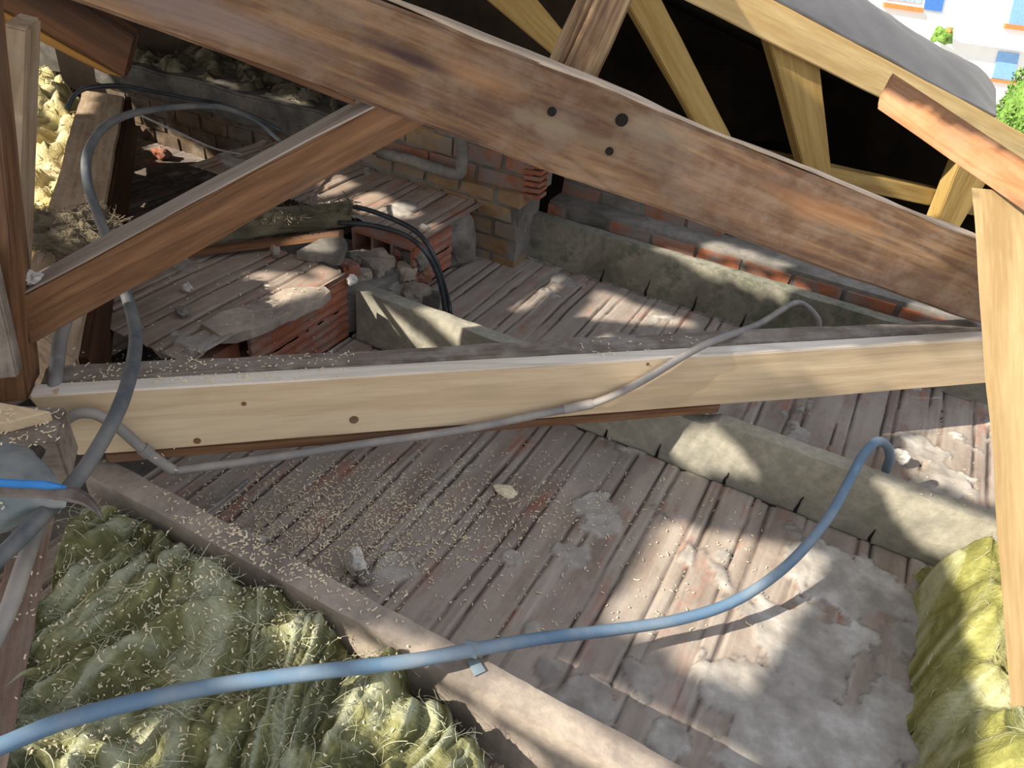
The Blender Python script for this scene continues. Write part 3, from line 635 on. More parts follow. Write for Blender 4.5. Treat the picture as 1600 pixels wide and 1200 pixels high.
tag(prism('tape_scrap', [pz(p, JH + .004) for p in ((730, 1032), (748, 1030), (759, 1048), (742, 1056))], (0, 0, -.002), M_tape, bev=0), 'scrap of blue grey tape stuck on the front joist below the blue conduit', 'tape')

gp = [pd((440, 222), 1.85), pd((400, 190), 1.80), pd((352, 170), 1.72), pd((305, 166), 1.62), pd((250, 170), 1.52), pd((195, 181), 1.42), pd((158, 203), 1.36), pd((137, 240), 1.32), pd((136, 280), 1.29), pd((148, 322), 1.27), pd((168, 375), 1.25), pd((190, 440), 1.22), pd((206, 490), 1.19), pd((212, 530), 1.16), pd((205, 580), 1.10), pd((185, 640), 1.03), pd((150, 705), .98), pd((115, 755), .94), pd((60, 812), .88), pd((5, 866), .84), pd((-70, 925), .80)]
cg = empty('conduit', gp[13], 'thick grey conduit looping from the dark corner down over the left tie beam end', 'conduit')
cable('tube', gp, [.0046 + .0036 * min(1, i / 75) if i < 90 else .0082 + .0018 * min(1, (i - 90) / 40) for i in range(201)], M_gcab, cg)
tag(cable('conduit', [pd((60, 815), 1.0), pd((38, 880), .93), pd((10, 960), .88), pd((-30, 1040), .84)], .010, M_gthin), 'pale conduit end running down behind the post at the lower left edge', 'conduit')
tag(cable('conduit', [pt((108, 480), -.10), pt((96, 520), -.09), pt((90, 560), -.085), pt((86, 600), -.03), pt((84, 650), -.02)], .0105, M_gthin), 'short upright dusty conduit between the king post and the tie beam end', 'conduit')
ct = empty('conduit', pt((272, 735), .03), 'thin grey conduit along the front of the new tie beam, sharply bent at left', 'conduit')
tp = [pt(p, .022) for p in ((104, 655), (122, 646), (145, 646), (166, 655), (190, 672), (228, 705), (272, 736))]
cable('bent_end', tp, .0085, M_gthin, ct)
V, Fc = tube_geo([pt((222, 700), .022), pt((233, 709), .022)], .0108, 14); mesh_obj('coupling', V, Fc, M_gthin, ct)
tp2 = [pt((272, 736), .022), pt((400, 719), .022), pt((545, 697), .02), pt((720, 672), .018), pt((850, 646), .016), pt((925, 631), .014), pt((1000, 597), .012), pt((1070, 555), .01), pz((1120, 530), .305), pz((1185, 507), .24), pz((1240, 474), .135), py((1262, 480), 1.878), py((1278, 498), 1.876), py((1280, 512), 1.875)]
cable('tube', tp2, .0072, M_gthin, ct)
V, Fc = tube_geo([pt((880, 640), .014), pt((925, 631), .013)], .0088, 14); mesh_obj('coupling', V, Fc, M_gthin, ct)
k1 = [pz((535, 320), ZL + .05), pz((575, 328), ZL + .05), pz((620, 345), ZL + .045), pz((655, 366), ZL + .035), pz((678, 400), ZL + .0), pz((692, 440), .10), pz((702, 478), .03), pz((704, 500), .01)]
k2 = [pz((530, 348), ZL + .03), pz((580, 352), ZL + .04), pz((630, 366), ZL + .04), pz((662, 390), ZL + .02), pz((682, 425), .13), pz((692, 462), .07), pz((696, 492), .02)]
tag(cable('cable', k1, .0062, M_black), 'upper of two black cables bending down into the back bay at the red brick', 'cable')
tag(cable('cable', k2, .0062, M_black), 'lower of two black cables bending down into the back bay at the red brick', 'cable')
tag(cable('cable', [pd((104, 170), 1.62), pd((118, 148), 1.64), pd((140, 137), 1.66), pd((190, 134), 1.72), pd((240, 143), 1.80), pd((300, 154), 1.9), pd((345, 163), 1.98), pd((395, 182), 2.02), pd((440, 205), 2.05)], .0048, M_black), 'thin dark cable arching over the wall plate from the yellow insulation', 'cable')
tag(cable('wire', [pd((215, 178), 1.9), pd((285, 210), 1.9), pd((335, 232), 1.92), pd((378, 241), 1.95)], .0028, M_gthin), 'thin straight grey wire in the dark bay behind the diagonal strut', 'wire')
tag(cable('rod', [pz((315, 806), .008), pz((350, 780), .008), pz((388, 750), .008)], .0035, M_gthin), 'thin grey rod lying on the floor near the left bend of the thin conduit', 'rod')

# pipe on the wall
pp_ = [py((592, 238), 1.78), py((640, 250), 1.775), py((685, 265), 1.775), py((716, 272), 1.775), py((722, 255), 1.775), py((722, 222), 1.78), py((722, 205), 1.79)]
tag(cable('wall_pipe', smooth_path(pp_, 6), .0165, M_mortar, straight=True), 'grey mortar-covered pipe with an elbow on the yellow brick wall', 'pipe')
# loose bricks on the wall top
def loose_brick(p, y, size, mat, label, rot=0):
    c = py(p, y); s = Vector(size) / 2; bm = bmesh.new(); bmesh.ops.create_cube(bm, size=1)
    for v in bm.verts: v.co = Vector((v.co.x * size[0], v.co.y * size[1], v.co.z * size[2]))
    bmesh.ops.bevel(bm, geom=bm.edges[:], offset=.004, segments=2, affect='EDGES')
    for v in bm.verts: v.co += noise.noise_vector(v.co * 60) * .0025
    me = bpy.data.meshes.new('brick'); bm.to_mesh(me); bm.free()
    return tag(link('brick', me, mat, None, Matrix.Translation(c) @ Matrix.Rotation(rot, 4, 'Z')), label, 'brick')
loose_brick((672, 204), 1.86, (.075, .06, .03), M_yel, 'yellow brick on the wall top right of the strut end, in sun')
loose_brick((712, 218), 1.87, (.05, .05, .035), M_mortar, 'small pale mortar piece on the wall top next to the yellow brick')
hb = empty('hollow_brick', py((826, 285), 1.84), 'dark red hollow brick standing on end where the wall meets the mossy joist', 'brick')
for k in range(6):
    z = .205 + k * .017; c = Vector((py((828, 285), 1.82).x, 1.82, z))
    timber('fin', c + Vector((-.02, 0, .012)), c + Vector((.03, 0, .016)), c + Vector((.03, 0, .006)), c + Vector((-.02, 0, .002)), (0, .05, 0), M_red, hb, nl=3, nh=2, bev=0)

# mossy timber with hanging fibres
mt = empty('mossy_timber', pz((450, 380), ZL), 'rotten mossy timber lying across the tile slab behind the strut', 'timber')
a0, a1 = pz((318, 352), .235), pz((549, 320), .235)
timber('timber_body', a0, a1, a1 - Vector((0, 0, .05)) - Vector((0, .01, 0)), a0 - Vector((0, 0, .05)) - Vector((0, .01, 0)), Vector((-.02, .03, 0)), M_moss, mt, rough=.009, bev=.006)
tag(timber('board', pz((300, 392), .187), pz((530, 362), .187), pz((530, 374), .18), pz((300, 402), .18), Vector((-.01, .03, -.006)), M_brown), 'narrow brown board under the mossy timber', 'board')

# plank edge beneath the front joist
tag(timber('board', pz((735, 1118), .03), pz((1060, 1275), .03), pz((1035, 1290), .03), pz((712, 1135), .03), (0, 0, -.025), M_orange), 'narrow orange board at the foot of the front joist between joist and wool', 'board')

# ------------------------------------------------------------------ glass wool
def strands(name, samples, mat, parent, n=2000, L=.03, r=.0005, seed=1):
    rnd = random.Random(seed); V = []; Fc = []
    for _ in range(n):
        p, nr = rnd.choice(samples)
        d = Vector((rnd.gauss(0, 1), rnd.gauss(0, 1), rnd.gauss(0, .35))).normalized(); d = (d - nr * d.dot(nr) * .8).normalized()
        p = p + nr * rnd.uniform(0, .004); l = L * rnd.uniform(.4, 1.6); path = [p.copy()]; cv = Vector((rnd.gauss(0, 1), rnd.gauss(0, 1), rnd.gauss(0, .4))) * .35
        for k in range(5):
            d = (d + cv * .6 + nr * (.10 - .07 * k)).normalized(); p = p + d * l / 5; path.append(p.copy())
        v, f = tube_geo(path, r * rnd.uniform(.6, 1.5), 3); b = len(V); V += v; Fc += [tuple(i + b for i in q) for q in f]
    me = bpy.data.meshes.new(name); me.from_pydata([tuple(v) for v in V], [], Fc); me.update()
    return tag(link(name, me, mat, parent), kind='stuff')
def wool_field(name, poly, base, top, mat, label, res=.006, seed=0, edge=.05, parent=None, amp=.03, sc=11, ns=2500, tint=None, tilt=None, sr=.0005, flow=0.0, swirl=2.6, fq=1.0):
    xs = [p[0] for p in poly]; ys = [p[1] for p in poly]
    def inside(x, y):
        c = False; n = len(poly); dm = 9
        for i in range(n):
            x1, y1 = poly[i][:2]; x2, y2 = poly[(i + 1) % n][:2]
            if (y1 > y) != (y2 > y) and x < (x2 - x1) * (y - y1) / (y2 - y1) + x1: c = not c
            dx, dy = x2 - x1, y2 - y1; t = max(0, min(1, ((x - x1) * dx + (y - y1) * dy) / (dx * dx + dy * dy)))
            dm = min(dm, math.hypot(x - x1 - t * dx, y - y1 - t * dy))
        return dm if c else -dm
    nx = int((max(xs) - min(xs) + .04) / res); ny = int((max(ys) - min(ys) + .04) / res); idx = {}; V = []; Fc = []; fib = []
    for j in range(ny + 1):
        for i in range(nx + 1):
            x = min(xs) - .02 + i * res; y = min(ys) - .02 + j * res
            e = inside(x, y) + .02 * noise.noise(Vector((x * 20, y * 20, seed)))
            if e < -res * 1.5: continue
            w = noise.noise_vector(Vector((x * sc * .5, y * sc * .5, seed))) * .09
            a = fbm((x + w.x, y + w.y, 0), sc, 3, seed); th = swirl * noise.noise(Vector((x * sc * .32, y * sc * .32, seed + 20))) + flow; cx_, cy_ = x - poly[0][0], y - poly[0][1]
            qa = (cx_ * math.cos(th) + cy_ * math.sin(th)) * sc * 5.5 * fq; qb = (-cx_ * math.sin(th) + cy_ * math.cos(th)) * sc * .9; stk = noise.fractal(Vector((qa, qb, seed)), .9, 2, 4); rdg = 1 - abs(noise.noise(Vector(((x + w.y * 1.6) * sc * 1.3, (y + w.x * 1.6) * sc * 1.3, seed + 4)))) * 2
            h = (top(x, y) if callable(top) else top) + amp * (a * .9 + rdg * .55 - .3) + amp * .30 * stk
            k = math.sqrt(max(0, min(1, e / edge))) ; z = base + (h - base) * k
            off = noise.noise_vector(Vector((x * 30, y * 30, seed))) * .006
            idx[i, j] = len(V); fib.append(max(0, min(1, .5 + .75 * stk))); V.append(Vector((x + off.x, y + off.y, z)))
    for (i, j) in idx:
        q = [(i, j), (i + 1, j), (i + 1, j + 1), (i, j + 1)]
        if all(c in idx for c in q): Fc.append(tuple(idx[c] for c in q))
    o = mesh_obj(name, V, Fc, mat, parent, smooth=True); tag(o, label, 'insulation')
    at_ = o.data.attributes.new('fibre', 'FLOAT', 'POINT'); at_.data.foreach_set('value', fib)
    o.data.update(); rnd = random.Random(seed)
    sm = [(v.co.copy(), v.normal.copy()) for v in rnd.sample(list(o.data.vertices), min(3000, len(o.data.vertices)))]
    sm = [(p, n if n.z > 0 else -n) for p, n in sm]
    if ns: strands('loose_fibres', sm, M_fib if mat in (M_wool, M_woolr) else mat, o, ns, .022, sr, seed)
    return o
pw = [(-.81, .30), (-.91, .42), (-.93, .535), (-.5, .535), (-.34, .535), (-.20, .49), (-.12, .44), (-.12, .15), (-.25, 0.02), (-.63, 0.02)]
wool_field('glass_wool', pw, .0, lambda x, y: .115 - .10 * max(0, x + .40) + .03 * max(0, -x - .5) * 0, M_wool, 'large mat of olive green glass wool sprinkled with shavings in the lower left corner', seed=2, ns=2600, amp=.045, res=.0036, sc=9, sr=.0003, edge=.035, fq=1.15, swirl=2.2)
pr = [(.285, 1.19), (.295, 1.0), (.322, .6), (.36, .40), (.75, .45), (.80, 1.17), (.5, 1.22)]
wool_field('glass_wool', pr, .0, lambda x, y: .165, M_woolr, 'bright yellow-green glass wool roll standing by the right post', seed=6, ns=900, amp=.035, edge=.05, res=.0042, sc=9, sr=.0003, swirl=.9, fq=1.2)
pb = [(-3.4, 2.3), (-2.45, 1.72), (-2.0, 1.42), (-1.6, 1.10), (-1.45, .75), (-1.9, .7), (-3.6, 1.4)]
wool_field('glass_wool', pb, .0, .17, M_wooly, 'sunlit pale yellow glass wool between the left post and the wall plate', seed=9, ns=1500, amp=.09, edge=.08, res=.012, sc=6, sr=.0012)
# wool on the far wall top under the big rafter
pm = [(-3.1, 1.82), (-1.5, 1.80), (-1.5, 1.95), (-3.1, 2.3)]
wool_field('glass_wool', pm, .24, lambda x, y: .30, M_woold, 'dark grey wool lying on the dark concrete band under the big rafter', seed=12, ns=600, amp=.05, edge=.03, res=.010, sc=9, sr=.001)
# clump on the plate end
c0 = pz((120, 372), .33)
wc = lump('glass_wool', c0, (.085, .06, .04), M_woolg, seed=4, amp=1.0, sub=4); tag(wc, 'ragged clump of dirty grey wool on the wall plate left of the strut', 'insulation')
sm = [(wc.matrix_world @ v.co, v.normal.copy()) for v in wc.data.vertices][::3]
strands('loose_fibres', sm, M_woolg, wc, 1500, .022, .0006, 5)
c1 = pt((52, 436), -.05); wd = lump('sawdust_heap', c1, (.012, .012, .008), M_white, seed=8, amp=.9, sub=3); tag(wd, 'little white heap of sawdust in the angle of king post and strut', 'sawdust')

# ------------------------------------------------------------------ rubble
rp_ = [((556, 405), .15), ((590, 398), .15), ((622, 392), .15), ((652, 402), .14), ((565, 432), .12), ((600, 428), .11), ((634, 425), .11), ((662, 430), .09), ((612, 455), .07), ((645, 458), .06), ((670, 470), .04), ((585, 415), .13), ((545, 420), .15), ((640, 485), .03), ((560, 462), .03), ((590, 480), .05)]
RL = ['farthest left lump of the back row', 'second lump of the back row', 'reddish third lump of the back row', 'lump of the back row under the cable bend', 'leftmost middle lump', 'grey lump at the centre', 'brown lump right of the centre', 'red lump touching the falling cables',
      'grey lump in front of the centre', 'brown lump in front, left of the cables', 'lowest right grey lump at the foot of the cables', 'brown lump wedged high between the back row and centre', 'red lump at the far left edge', 'low grey lump against the middle joist', 'brown lump nearest the left tip of the middle joist', 'grey lump lying on the joist side, lowest of all']
for i, (p, z) in enumerate(rp_):
    m = (M_mortar, M_conca, M_red, M_mortar, M_conca)[i % 5]; s = random.uniform(.022, .042)
    o = lump('rubble_piece', pz(p, z * .85), (s, s * random.uniform(.7, 1.2), s * random.uniform(.7, 1.0)), m, seed=i + 20, amp=.5, rot=i, flat=.85)
    tag(o, RL[i] + ' in the rubble by the cables', 'rubble', 'rubble heap beside the black cables')
prism('mortar_heap', [Vector((-1.3, 1.22, 0)), Vector((-1.01, 1.24, 0)), Vector((-.985, 1.30, 0)), Vector((-.985, 1.47, 0)), Vector((-1.3, 1.5, 0))], (0, 0, .10), M_mortar, jit=.012)
tag(bpy.data.objects['mortar_heap'], 'grey mortar bed under the rubble at the left end of the middle joist', 'mortar')
for p, z, s, m, lab in (((555, 880), .02, (.017, .013, .028), M_white, 'whitish mortar lump on the floor beside the front joist'),
                        ((568, 903), .008, (.014, .012, .012), M_mortar, 'small dark mortar crumb just below the whitish lump'),
                        ((790, 766), .006, (.022, .013, .008), M_shav, 'flat beige crumb among the shavings in the middle of the floor'),
                        ((1405, 712), .03, (.018, .013, .016), M_white, 'white plaster bit behind the loop of the blue conduit'),
                        ((292, 450), ZL + .01, (.012, .01, .008), M_white, 'pale pebble on the near tile slab under the strut'),
                        ((285, 487), ZL + .01, (.018, .012, .008), M_mortar, 'grey pebble pair on the near tile slab'),
                        ((372, 225), .10, (.03, .03, .03), M_yel, 'sunlit brick lump at the end of the thin grey wire'),
                        ((550, 437), .155, (.013, .013, .012), M_white, 'white pebble on the left tip of the middle joist'),
                        ((252, 240), .05, (.03, .022, .02), M_red, 'dull red brick piece in the dark bay behind the strut'),
                        ((430, 395), ZL + .01, (.012, .01, .018), M_conca, 'small knobby mortar bit in front of the mossy timber')):
    tag(lump('mortar_lump' if m is not M_yel and m is not M_red else 'brick_piece', pz(p, z), s, m, seed=p[0], amp=.45), lab, 'rubble')

# ------------------------------------------------------------------ plastic sheet and pry bar, lower left
V = []; Fc = []
g = [[(-60, 668, .98), (0, 690, .97), (45, 700, .96), (70, 722, .95), (88, 745, .94)],
     [(-60, 700, .93), (0, 715, .92), (50, 728, .91), (80, 748, .90), (99, 770, .90)],
     [(-60, 760, .90), (0, 770, .89), (50, 775, .885), (84, 785, .885), (101, 792, .89)],
     [(-60, 830, .90), (0, 815, .89), (30, 803, .89), (65, 796, .89), (96, 798, .90)],
     [(-60, 862, .93), (0, 835, .92), (25, 822, .92), (60, 805, .92), (92, 802, .92)]]
G = [[pd((a, b), c) for a, b, c in r] for r in g]
for j in range(25):
    for i in range(25):
        v = cr([cr(r, i / 24 * 4) for r in G], j / 24 * 4); V.append(v + noise.noise_vector(v * 30) * .005 + noise.noise_vector(v * 90) * .0022)
for j in range(24):
    for i in range(24): a = j * 25 + i; Fc.append((a, a + 1, a + 26, a + 25))
o = mesh_obj('plastic_sheet', V, Fc, M_sheet, smooth=True); o.modifiers.new('t', 'SOLIDIFY').thickness = .004
tag(o, 'crumpled grey blue plastic sheet at the left edge under the pry bar', 'sheet')
pb_ = empty('pry_bar', pd((60, 760), .84), 'blue painted pry bar with a bare steel claw poking in at the left edge', 'pry bar')
path = [pd((-90, 744), .84), pd((0, 754), .84), pd((60, 757), .84), pd((100, 761), .835)]
def flatbar(name, pts, ws, t, mat, parent):
    V = []; Fc = []
    for i, p in enumerate(pts):
        d = (pts[min(i + 1, len(pts) - 1)] - pts[max(i - 1, 0)]).normalized(); v = (p - CAM).normalized(); s = d.cross(v).normalized(); s = -s if s.z < 0 else s; n = s.cross(d).normalized()
        w_ = ws[i]
        for a, b in ((-1, -.4), (-.6, -1), (.6, -1), (1, -.4), (1, .4), (.6, 1), (-.6, 1), (-1, .4)): V.append(p + s * a * w_ + n * b * t)
    for i in range(len(pts) - 1):
        for k in range(8): Fc.append((i * 8 + k, i * 8 + (k + 1) % 8, i * 8 + 8 + (k + 1) % 8, i * 8 + 8 + k))
    Fc.append(tuple(range(8))); Fc.append(tuple(range(len(pts) * 8 - 8, len(pts) * 8)))
    return mesh_obj(name, V, Fc, mat, parent, smooth=False)
sp = smooth_path(path, 6); flatbar('painted_shaft', sp, [.0045] * (len(sp) - 4) + [.004, .0034, .0026, .0015], .004, M_bluep, pb_)
sp = smooth_path([pd((-90, 757), .845), pd((0, 766), .845), pd((70, 768), .845), pd((110, 772), .84), pd((135, 782), .835), pd((152, 798), .83), pd((160, 809), .83)], 5)
flatbar('steel_claw', sp, [.0075] * 12 + [.0085] * 4 + [max(.0008, .0085 * (1 - k / 15)) for k in range(len(sp) - 16)], .003, M_steel, pb_)

# ------------------------------------------------------------------ outside: white house, hedge, ground
HD = Vector((-.415, .91, 0)).normalized(); HP = Vector((0, 0, 0)) + HD * 25
HN = -(Matrix.Rotation(math.radians(4), 3, 'Z') @ HD)
def ph(p, o=0.0): return onp(p, HP + HN * o, HN)
HS = Vector((-HN.y, HN.x, 0)); HS = HS if HS.dot(right) > 0 else -HS
hc = ph((1500, 60))
def hq(name, pts, t, mat, parent=None, off=0.0): return prism(name, [ph(p, off) for p in pts], HN * t, mat, parent, bev=0)
hz = hc.z
fa = [Vector((hc.x, hc.y, 0)) + HS * s + Vector((0, 0, z)) for s, z in ((-9, hz - 9), (8, hz - 9), (8, hz + 5), (-9, hz + 5))]
hs = empty('house', (hc.x, hc.y, hz - 9), 'white rendered house with blue shutters in the background at the top right', 'house')
prism('facade', fa, -HN * 5, M_render, hs, bev=0)
def hwin(nm, pts, mat, t=.05): hq(nm, pts, t, mat, hs)
hwin('window_pane', ((1388, -30), (1443, -24), (1440, 6), (1383, -1)), M_pane, .02)
hwin('sill', ((1380, 3), (1441, 12), (1440, 19), (1379, 10)), M_terra, .12)
hwin('shutter', ((1450, -30), (1480, -26), (1470, 18), (1443, 14)), M_shut)
hwin('shutter', ((1590, -30), (1640, -25), (1625, 46), (1574, 39)), M_shut2)
hwin('sill', ((1569, 36), (1640, 45), (1640, 52), (1567, 43)), M_terra, .12)
hwin('shutter', ((1560, 80), (1592, 84), (1582, 126), (1549, 121)), M_shut2)
hwin('sill', ((1545, 122), (1590, 127), (1589, 131), (1545, 126)), M_terra, .1)
hwin('cornice', ((1480, 57), (1640, 79), (1640, 84), (1480, 61)), M_render, .3)
pc = ph((1473, 55), .5)
pt_ = empty('potted_plant', pc - Vector((0, 0, .3)), 'small green plant in front of the white house wall', 'plant')
lump('foliage', pc, (.22, .2, .2), M_leaf, pt_, seed=3, amp=.8); lump('flower', pc + Vector((.1, -.1, .15)), (.08, .08, .1), M_terra, pt_, seed=5)
# hedge
tc_ = onp((1650, 170), HD * 12, HD); V = []; Fc = []; rnd = random.Random(4)
for _ in range(9000):
    d = Vector((rnd.gauss(0, 1), rnd.gauss(0, 1), rnd.gauss(0, 1))).normalized(); r = (.80 + .12 * fbm(d, 2.5, 3, 4)) * (1 - .12 * rnd.random()); p = tc_ + Vector((d.x * r * .95, d.y * r * .95, d.z * r * 1.1 - .1))
    a = Vector((rnd.gauss(0, 1), rnd.gauss(0, 1), rnd.gauss(0, 1))).normalized() * .028; b = a.cross(d).normalized() * .02; k = len(V)
    V += [p - a, p + b, p + a, p - b]; Fc.append((k, k + 1, k + 2, k + 3))
sh_ = empty('shrub', tc_ - Vector((0, 0, 1)), 'green clipped bush at the right edge in front of the white house', 'bush')
me = bpy.data.meshes.new('leaves'); me.from_pydata([tuple(v) for v in V], [], Fc); me.update(); link('leaves', me, M_leaf, sh_)
lump('crown_core', tc_ - Vector((0, 0, .1)), (.70, .70, .82), M_leaf, sh_, seed=4, amp=.2)
V, Fc = tube_geo([tc_ - Vector((0, 0, 9)), tc_ - Vector((0, 0, .5))], .08, 8); mesh_obj('trunk', V, Fc, M_brown, sh_)
tag(mesh_obj('ground', [(-60, -10, -9), (60, -10, -9), (60, 80, -9), (-60, 80, -9)], [(0, 1, 2, 3)], M_ground), kind='structure')

# ------------------------------------------------------------------ added sun mask overhead behind the viewer, holes cut where sun patches should fall
SD = Vector((.8, 1.1, -1.0))
def uv(P): return (P.x + SD.x * P.z, P.y + SD.y * P.z)
Z = lambda pts, z=0.0: [uv(pz(p, z)) for p in pts]
Y = lambda pts, y: [uv(py(p, y)) for p in pts]
T = lambda pts, o=0.0: [uv(pt(p, o)) for p in pts]
D_ = lambda pts: [uv(pd((a, b), c)) for a, b, c in pts]
lit = [Z(((1045, 812), (1130, 832), (1240, 852), (1292, 872), (1255, 960), (1178, 1082), (1060, 1036), (1040, 1012), (955, 985), (950, 945), (1000, 880))),
       Z(((1412, 690), (1470, 668), (1545, 655), (1700, 650), (1700, 830), (1560, 790), (1430, 745))),
       Z(((940, 453), (904, 498), (1018, 507), (1084, 512), (1075, 501), (1000, 474))),
       Z(((880, 432), (859, 444), (799, 483), (814, 489), (847, 468), (873, 447))),
       Z(((865, 525), (871, 520), (958, 524), (958, 533), (865, 536))),
       Y(((1038, 692), (1062, 670), (1115, 660), (1135, 680), (1192, 744), (1095, 737), (1060, 724)), 1.24),
       Y(((1360, 736), (1420, 765), (1600, 820), (1600, 900), (1440, 858), (1385, 790)), 1.24),
       Z(((545, 445), (585, 455), (625, 500), (662, 550), (628, 552), (590, 500)), .10), Z(((662, 488), (680, 478), (775, 515), (768, 548), (705, 548)), .12),
       Y(((1000, 372), (1030, 368), (1090, 385), (1240, 426), (1230, 475), (1100, 425)), 1.895),
       Y(((1098, 355), (1230, 400), (1225, 425), (1098, 390)), 1.96), Y(((865, 262), (975, 305), (970, 312), (880, 290)), 2.04), Y(((1380, 445), (1520, 490), (1500, 500), (1390, 474)), 1.96),
       Z(((395, 425), (450, 425), (508, 440), (515, 455), (430, 487), (362, 492), (392, 455)), ZL), Z(((465, 390), (500, 370), (545, 368), (540, 405), (500, 402)), ZL),
       Z(((500, 287), (527, 272), (561, 289), (500, 312)), ZL), Z(((500, 318), (585, 300), (657, 332), (644, 342), (560, 332)), ZL), Z(((660, 352), (690, 348), (676, 360)), ZL),
       Y(((292, 104), (330, 106), (358, 130), (330, 124)), 1.79), Y(((386, 132), (430, 130), (478, 156), (440, 152)), 1.79),
       T(((925, 574), (1030, 560), (1545, 530), (1545, 602), (1318, 618), (1250, 582), (1130, 575), (1000, 610), (960, 590))),
       Z(((585, 968), (740, 1022), (960, 1135), (1060, 1190), (1000, 1260), (860, 1190), (700, 1075), (600, 1000)), .13),
       Z(((440, 965), (520, 965), (640, 1045), (760, 1120), (820, 1200), (620, 1210), (560, 1090), (480, 1020)), .10),
       D_(((1480, 290, 1.42), (1720, 310, 1.42), (1850, 1300, .92), (1550, 1300, .92))), D_(((1340, 100, 1.62), (1720, 310, 1.32), (1720, 430, 1.32), (1340, 200, 1.62))),
       T(((1, 30), (48, 44), (44, 150), (0, 148)), -.14), Z(((62, 120), (140, 128), (172, 152), (160, 188), (120, 188), (90, 335), (0, 400), (-200, 300)), .25),
       Z(((1450, 840), (1500, 815), (1560, 830), (1600, 1000), (1600, 1250), (1530, 1250), (1500, 950)), .15),
       T(((620, 0), (1060, 178), (1060, 200), (640, 20)), -.03), T(((1060, 178), (1530, 370), (1530, 500), (1300, 430), (1060, 300)), -.03), T(((880, -50), (940, -50), (900, 115), (870, 100)), -.13),
       Z(((-200, 1150), (60, 1120), (60, 1160), (-200, 1260)), .21), D_(((180, 455, 1.2), (205, 460, 1.2), (218, 520, 1.16), (200, 520, 1.16)))]
def inp(u, v, P):
    c = False; n = len(P)
    for i in range(n):
        x1, y1 = P[i]; x2, y2 = P[i - 1]
        if (y1 > v) != (y2 > v) and u < (x2 - x1) * (v - y1) / (y2 - y1) + x1: c = not c
    return c
bbs = [(min(a for a, b in P), max(a for a, b in P), min(b for a, b in P), max(b for a, b in P)) for P in lit]
HZ = 1.75; cs = .0125; u0, u1, v0, v1 = -2.25, 1.3, .10, 2.80
nu, nv = int((u1 - u0) / cs), int((v1 - v0) / cs); bm = bmesh.new(); vd = {}
def gv(i, j):
    if (i, j) not in vd:
        u, v = u0 + i * cs, v0 + j * cs; vd[i, j] = bm.verts.new((u - SD.x * HZ, v - SD.y * HZ, HZ))
    return vd[i, j]
for i in range(nu):
    for j in range(nv):
        u, v = u0 + (i + .5) * cs, v0 + (j + .5) * cs
        e = .009 * noise.noise(Vector((u * 20, v * 20, 0)))
        if any(b[0] <= u + e <= b[1] and b[2] <= v + e <= b[3] and inp(u + e, v + e, P) for P, b in zip(lit, bbs)): continue
        bm.faces.new((gv(i, j), gv(i + 1, j), gv(i + 1, j + 1), gv(i, j + 1)))
me = bpy.data.meshes.new('sun_mask_sheet'); bm.to_mesh(me); bm.free()
ro = link('sun_mask_sheet', me, M_post); ro.modifiers.new('t', 'SOLIDIFY').thickness = .004
tag(ro, 'added unseen sheet overhead behind the viewer, its holes shaping the sun patches', 'roof covering')

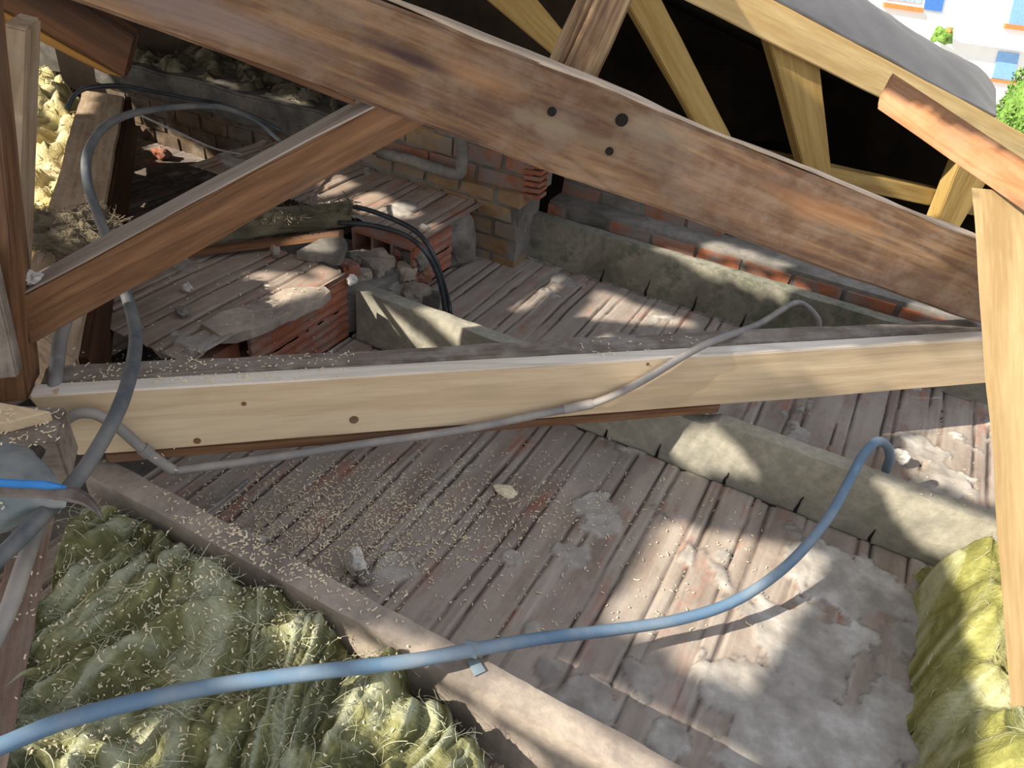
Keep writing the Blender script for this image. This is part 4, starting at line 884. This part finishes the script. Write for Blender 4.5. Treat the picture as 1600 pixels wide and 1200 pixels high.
# ------------------------------------------------------------------ wood shavings strewn over everything near the saw cuts
bpy.context.view_layer.update(); dg = bpy.context.evaluated_depsgraph_get()
regs = [((330, 720, 760, 900), 2300), ((620, 700, 1000, 860), 500), ((60, 850, 640, 1180), 480), ((110, 545, 560, 600), 330), ((0, 640, 100, 700), 90), ((140, 740, 620, 1000), 650), ((760, 780, 1200, 1000), 170),
        ((200, 400, 520, 560), 120), ((900, 505, 1100, 560), 60), ((20, 860, 300, 1190), 200), ((1000, 640, 1550, 860), 60)]
rnd = random.Random(11); V = []; Fc = []
for (x0, y0, x1, y1), n in regs:
    for _ in range(n):
        if n >= 500 and n != 480:
            p = (rnd.gauss((x0 + x1) / 2, (x1 - x0) / 3.6), rnd.gauss((y0 + y1) / 2, (y1 - y0) / 3.6))
        else: p = (rnd.uniform(x0, x1), rnd.uniform(y0, y1))
        hit, loc, nr, _, ob, _ = S.ray_cast(dg, CAM, ray(p).normalized())
        if not hit or (loc - CAM).length > 3 or nr.z < .25 and 'wool' not in ob.name and rnd.random() < .97: continue
        if 'strut' in ob.name or 'conduit' in ob.name or 'tube' in ob.name or 'king' in ob.name: continue
        if nr.dot(loc - CAM) > 0: nr = -nr
        t = nr.orthogonal().normalized(); t = Matrix.Rotation(rnd.uniform(0, 6.28), 3, nr) @ t; b = nr.cross(t)
        l = rnd.uniform(.001, .0036) * (1.0 if rnd.random() < .93 else 1.8); wd_ = rnd.uniform(.0005, .0011); k = len(V); cv = rnd.uniform(-.35, .35) * l; o = loc + nr * .0015
        for a in (-1, -.33, .33, 1):
            c = o + t * l * a * .9 + b * cv * (1 - a * a) + nr * rnd.uniform(0, .0012)
            V += [c - b * wd_, c + b * wd_, c + b * wd_ + nr * .0007, c - b * wd_ + nr * .0007]
        for s_ in range(3):
            q = k + s_ * 4
            Fc += [(q, q + 4, q + 5, q + 1), (q + 1, q + 5, q + 6, q + 2), (q + 2, q + 6, q + 7, q + 3), (q + 3, q + 7, q + 4, q)]
        Fc += [(k, k + 1, k + 2, k + 3), (k + 15, k + 14, k + 13, k + 12)]
me = bpy.data.meshes.new('wood_shavings'); me.from_pydata([tuple(v) for v in V], [], Fc); me.update()
tag(link('wood_shavings', me, M_shav), 'pale wood shavings strewn over floor, joist, beams and wool', 'shavings', kind='stuff')
# pale fibres hanging on the mossy timber
bt = bpy.data.objects['timber_body']; sm = [(bt.matrix_world @ v.co, Vector((.2, -.5, .8)).normalized()) for v in bt.data.vertices if v.co.z > .0][::2]
strands('hanging_fibres', sm, M_woolg, mt, 500, .02, .0008, 8)
